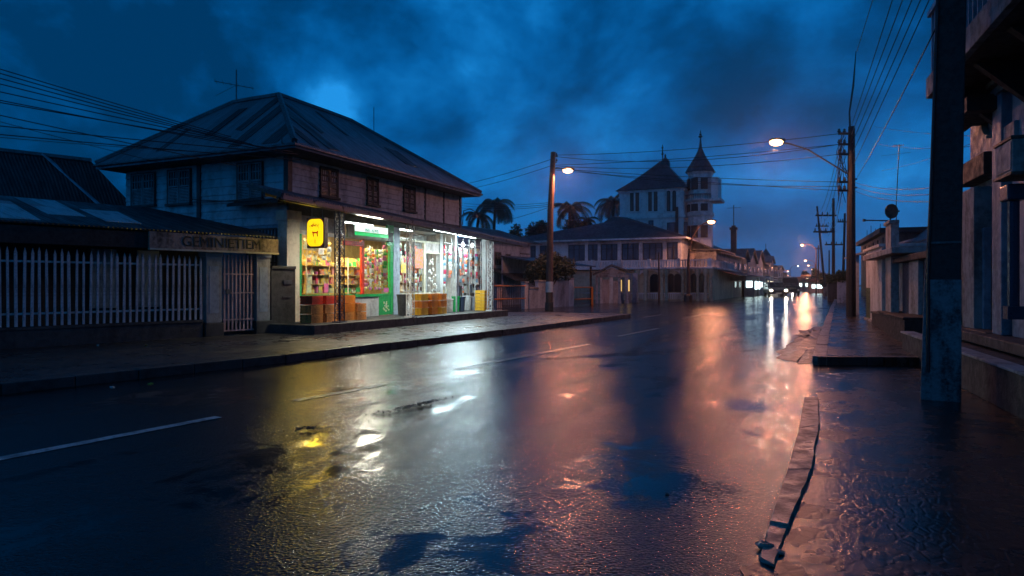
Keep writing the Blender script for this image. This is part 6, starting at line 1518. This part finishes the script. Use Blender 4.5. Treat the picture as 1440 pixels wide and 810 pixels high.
# cables draped on the side wall
for i,((a,b),lb) in enumerate((((280,298),'cable draped low across the blue side wall of the shop'),((284,290),'upper cable draped across the blue side wall of the shop'))):
    x0,z0=S.ony(-.1,268,a); x1,z1_=S.ony(-.1,408,b-20); cable(S.w(x0,-.1,z0),S.w(x1,-.1,z1_),.02,.012,lb)
# between the poles across the street
L1p=lambda py: Vector((P(775,400,Y1).x+.2,Y1,z1(py)))
R1p=lambda py: Vector((RP.x-.4,RP.y,rpz(py)))
for i,(a,b,s_) in enumerate(((218,188,.012),(220,203,.03),(228,203,.008),(229,217,.02),(237,256,.006),(239,268,.004),(235,262,.02))):
    cable(L1p(a)+Vector((0,.8,0)) if i in(2,3) else L1p(a),R1p(b),s_,.012,f'cable {("highest","second highest","third highest","fourth highest","upper slack","lowest","middle slack")[i]} of those spanning the street between the two lamp poles','cables spanning the street')
rt_=[P(1330,262,11),P(1330,272,11),P(1330,283,11),P(1330,208,11),P(1330,196,11)]
for i,(py,e_) in enumerate(((256,rt_[0]),(262,rt_[1]),(268,rt_[2]))):
    cable(Vector((RP.x+.1,RP.y,rpz(py))),e_,.01,.008,f'{("upper","middle","lower")[i]} thin cable from the tall lamp pole to the balcony building','cables to the balcony building')
for i,(a,b) in enumerate((((1230,178),(1400,192)),((1240,240),(1360,196)),((1236,203),(1345,206)))):
    cable(P(a[0],a[1],20),P(b[0]+20,b[1],13),.01,.005,f'{("upper","rising","level")[i]} hair thin cable behind the mast antenna')
# fan of cables from the tall lamp pole to the near pole overhead
fan=[(1226,1205,72,'leftmost'),(1253,1197,178,'second'),(1267,1197,190,'third'),(1280,1198,202,'fourth'),(1292,1199,215,'fifth'),(1304,1200,232,'sixth')]
for i,(xt_,xb,yb_,nm) in enumerate(fan):
    pye=400-(7.2-H)*960/7.1; pxe=xb+(xt_-xb)/(0-yb_)*(pye-yb_)
    e_=Vector(((pxe-720)/960*7.1,7.05,7.2)); a=P(xb,yb_,23)
    cable(a,e_,.003,.011,f'{nm} cable from the left of the fan rising from the tall lamp pole','fan of cables over the right pavement')
cable(P(1205,250,23),P(1326,20,7.3),.004,.009,'single steep cable reaching the near pole below the fan')
# left: lines from first lamp pole to behind the shop
for i,(a,b,Yb) in enumerate((((775,284),(640,284),50),((775,286.5),(640,288),50),((775,289),(640,291),50),((775,222),(640,262),40),((775,231),(650,268),40),((775,288),(700,312),40))):
    p1=L1p(a[1]); cable(p1,P(b[0],b[1],Yb),.01,.012,f'{("upper","middle","lower","high sloping","second sloping","short steep")[i]} cable running left from the brown lamp pole','cables behind the shop')
# along the far utility poles
for i in range(5):
    a=Vector((RP.x-.3,RP.y,rpz((188,203,217,256,268)[i]))); q=P(1150+5*i,300+4*i,52); cable(a,q,.02,.012,f'{("first","second","third","fourth","fifth")[i]} cable counted from the top between the tall lamp pole and the far poles','cables to the far utility poles')
    q2=P(1150+3*i,318+3*i,72); cable(q,q2,.02,.014,f'{("first","second","third","fourth","fifth")[i]} cable counted from the top between the two far poles with crossarms','cables between far utility poles')
# bracket lamp behind shop at its far corner
y,z=S.onx(0,652,291); o=empty('wall_lamp',S.w(.05,yE+.1,3.55),S.rz,'unlit hooked pipe lamp at the far corner of the shop upper wall','wall lamp'); mb=MB(); mb.tube([(0,0,-.3),(0,.1,.2),(.25,.1,.25),(.45,.1,.15)],.02,5); mb.build('arm',M['metal'],o); mb=MB(); mb.lathe([(.03,.1),(.09,.02),(.1,-.06)],.45,.1,8); mb.build('shade',M['metal'],o)

# thin haze volume added to give the street lamps halos
if HAZE:
    mb=MB(); mb.box(-160,190,-12,330,-1.2,45); hz_=mb.build('haze',M['earth'])
    hm=bpy.data.materials.new('halo_haze'); hm.use_nodes=True; t=hm.node_tree; t.nodes.remove(t.nodes['Principled BSDF'])
    v=t.nodes.new('ShaderNodeVolumePrincipled'); v.inputs['Density'].default_value=HAZE; v.inputs['Color'].default_value=(.9,.92,1,1); v.inputs['Anisotropy'].default_value=.9
    t.links.new(v.outputs[0],t.nodes['Material Output'].inputs['Volume'])
    hz_.data.materials.clear(); hz_.data.materials.append(hm); tag(hz_,None,None,None,'stuff')
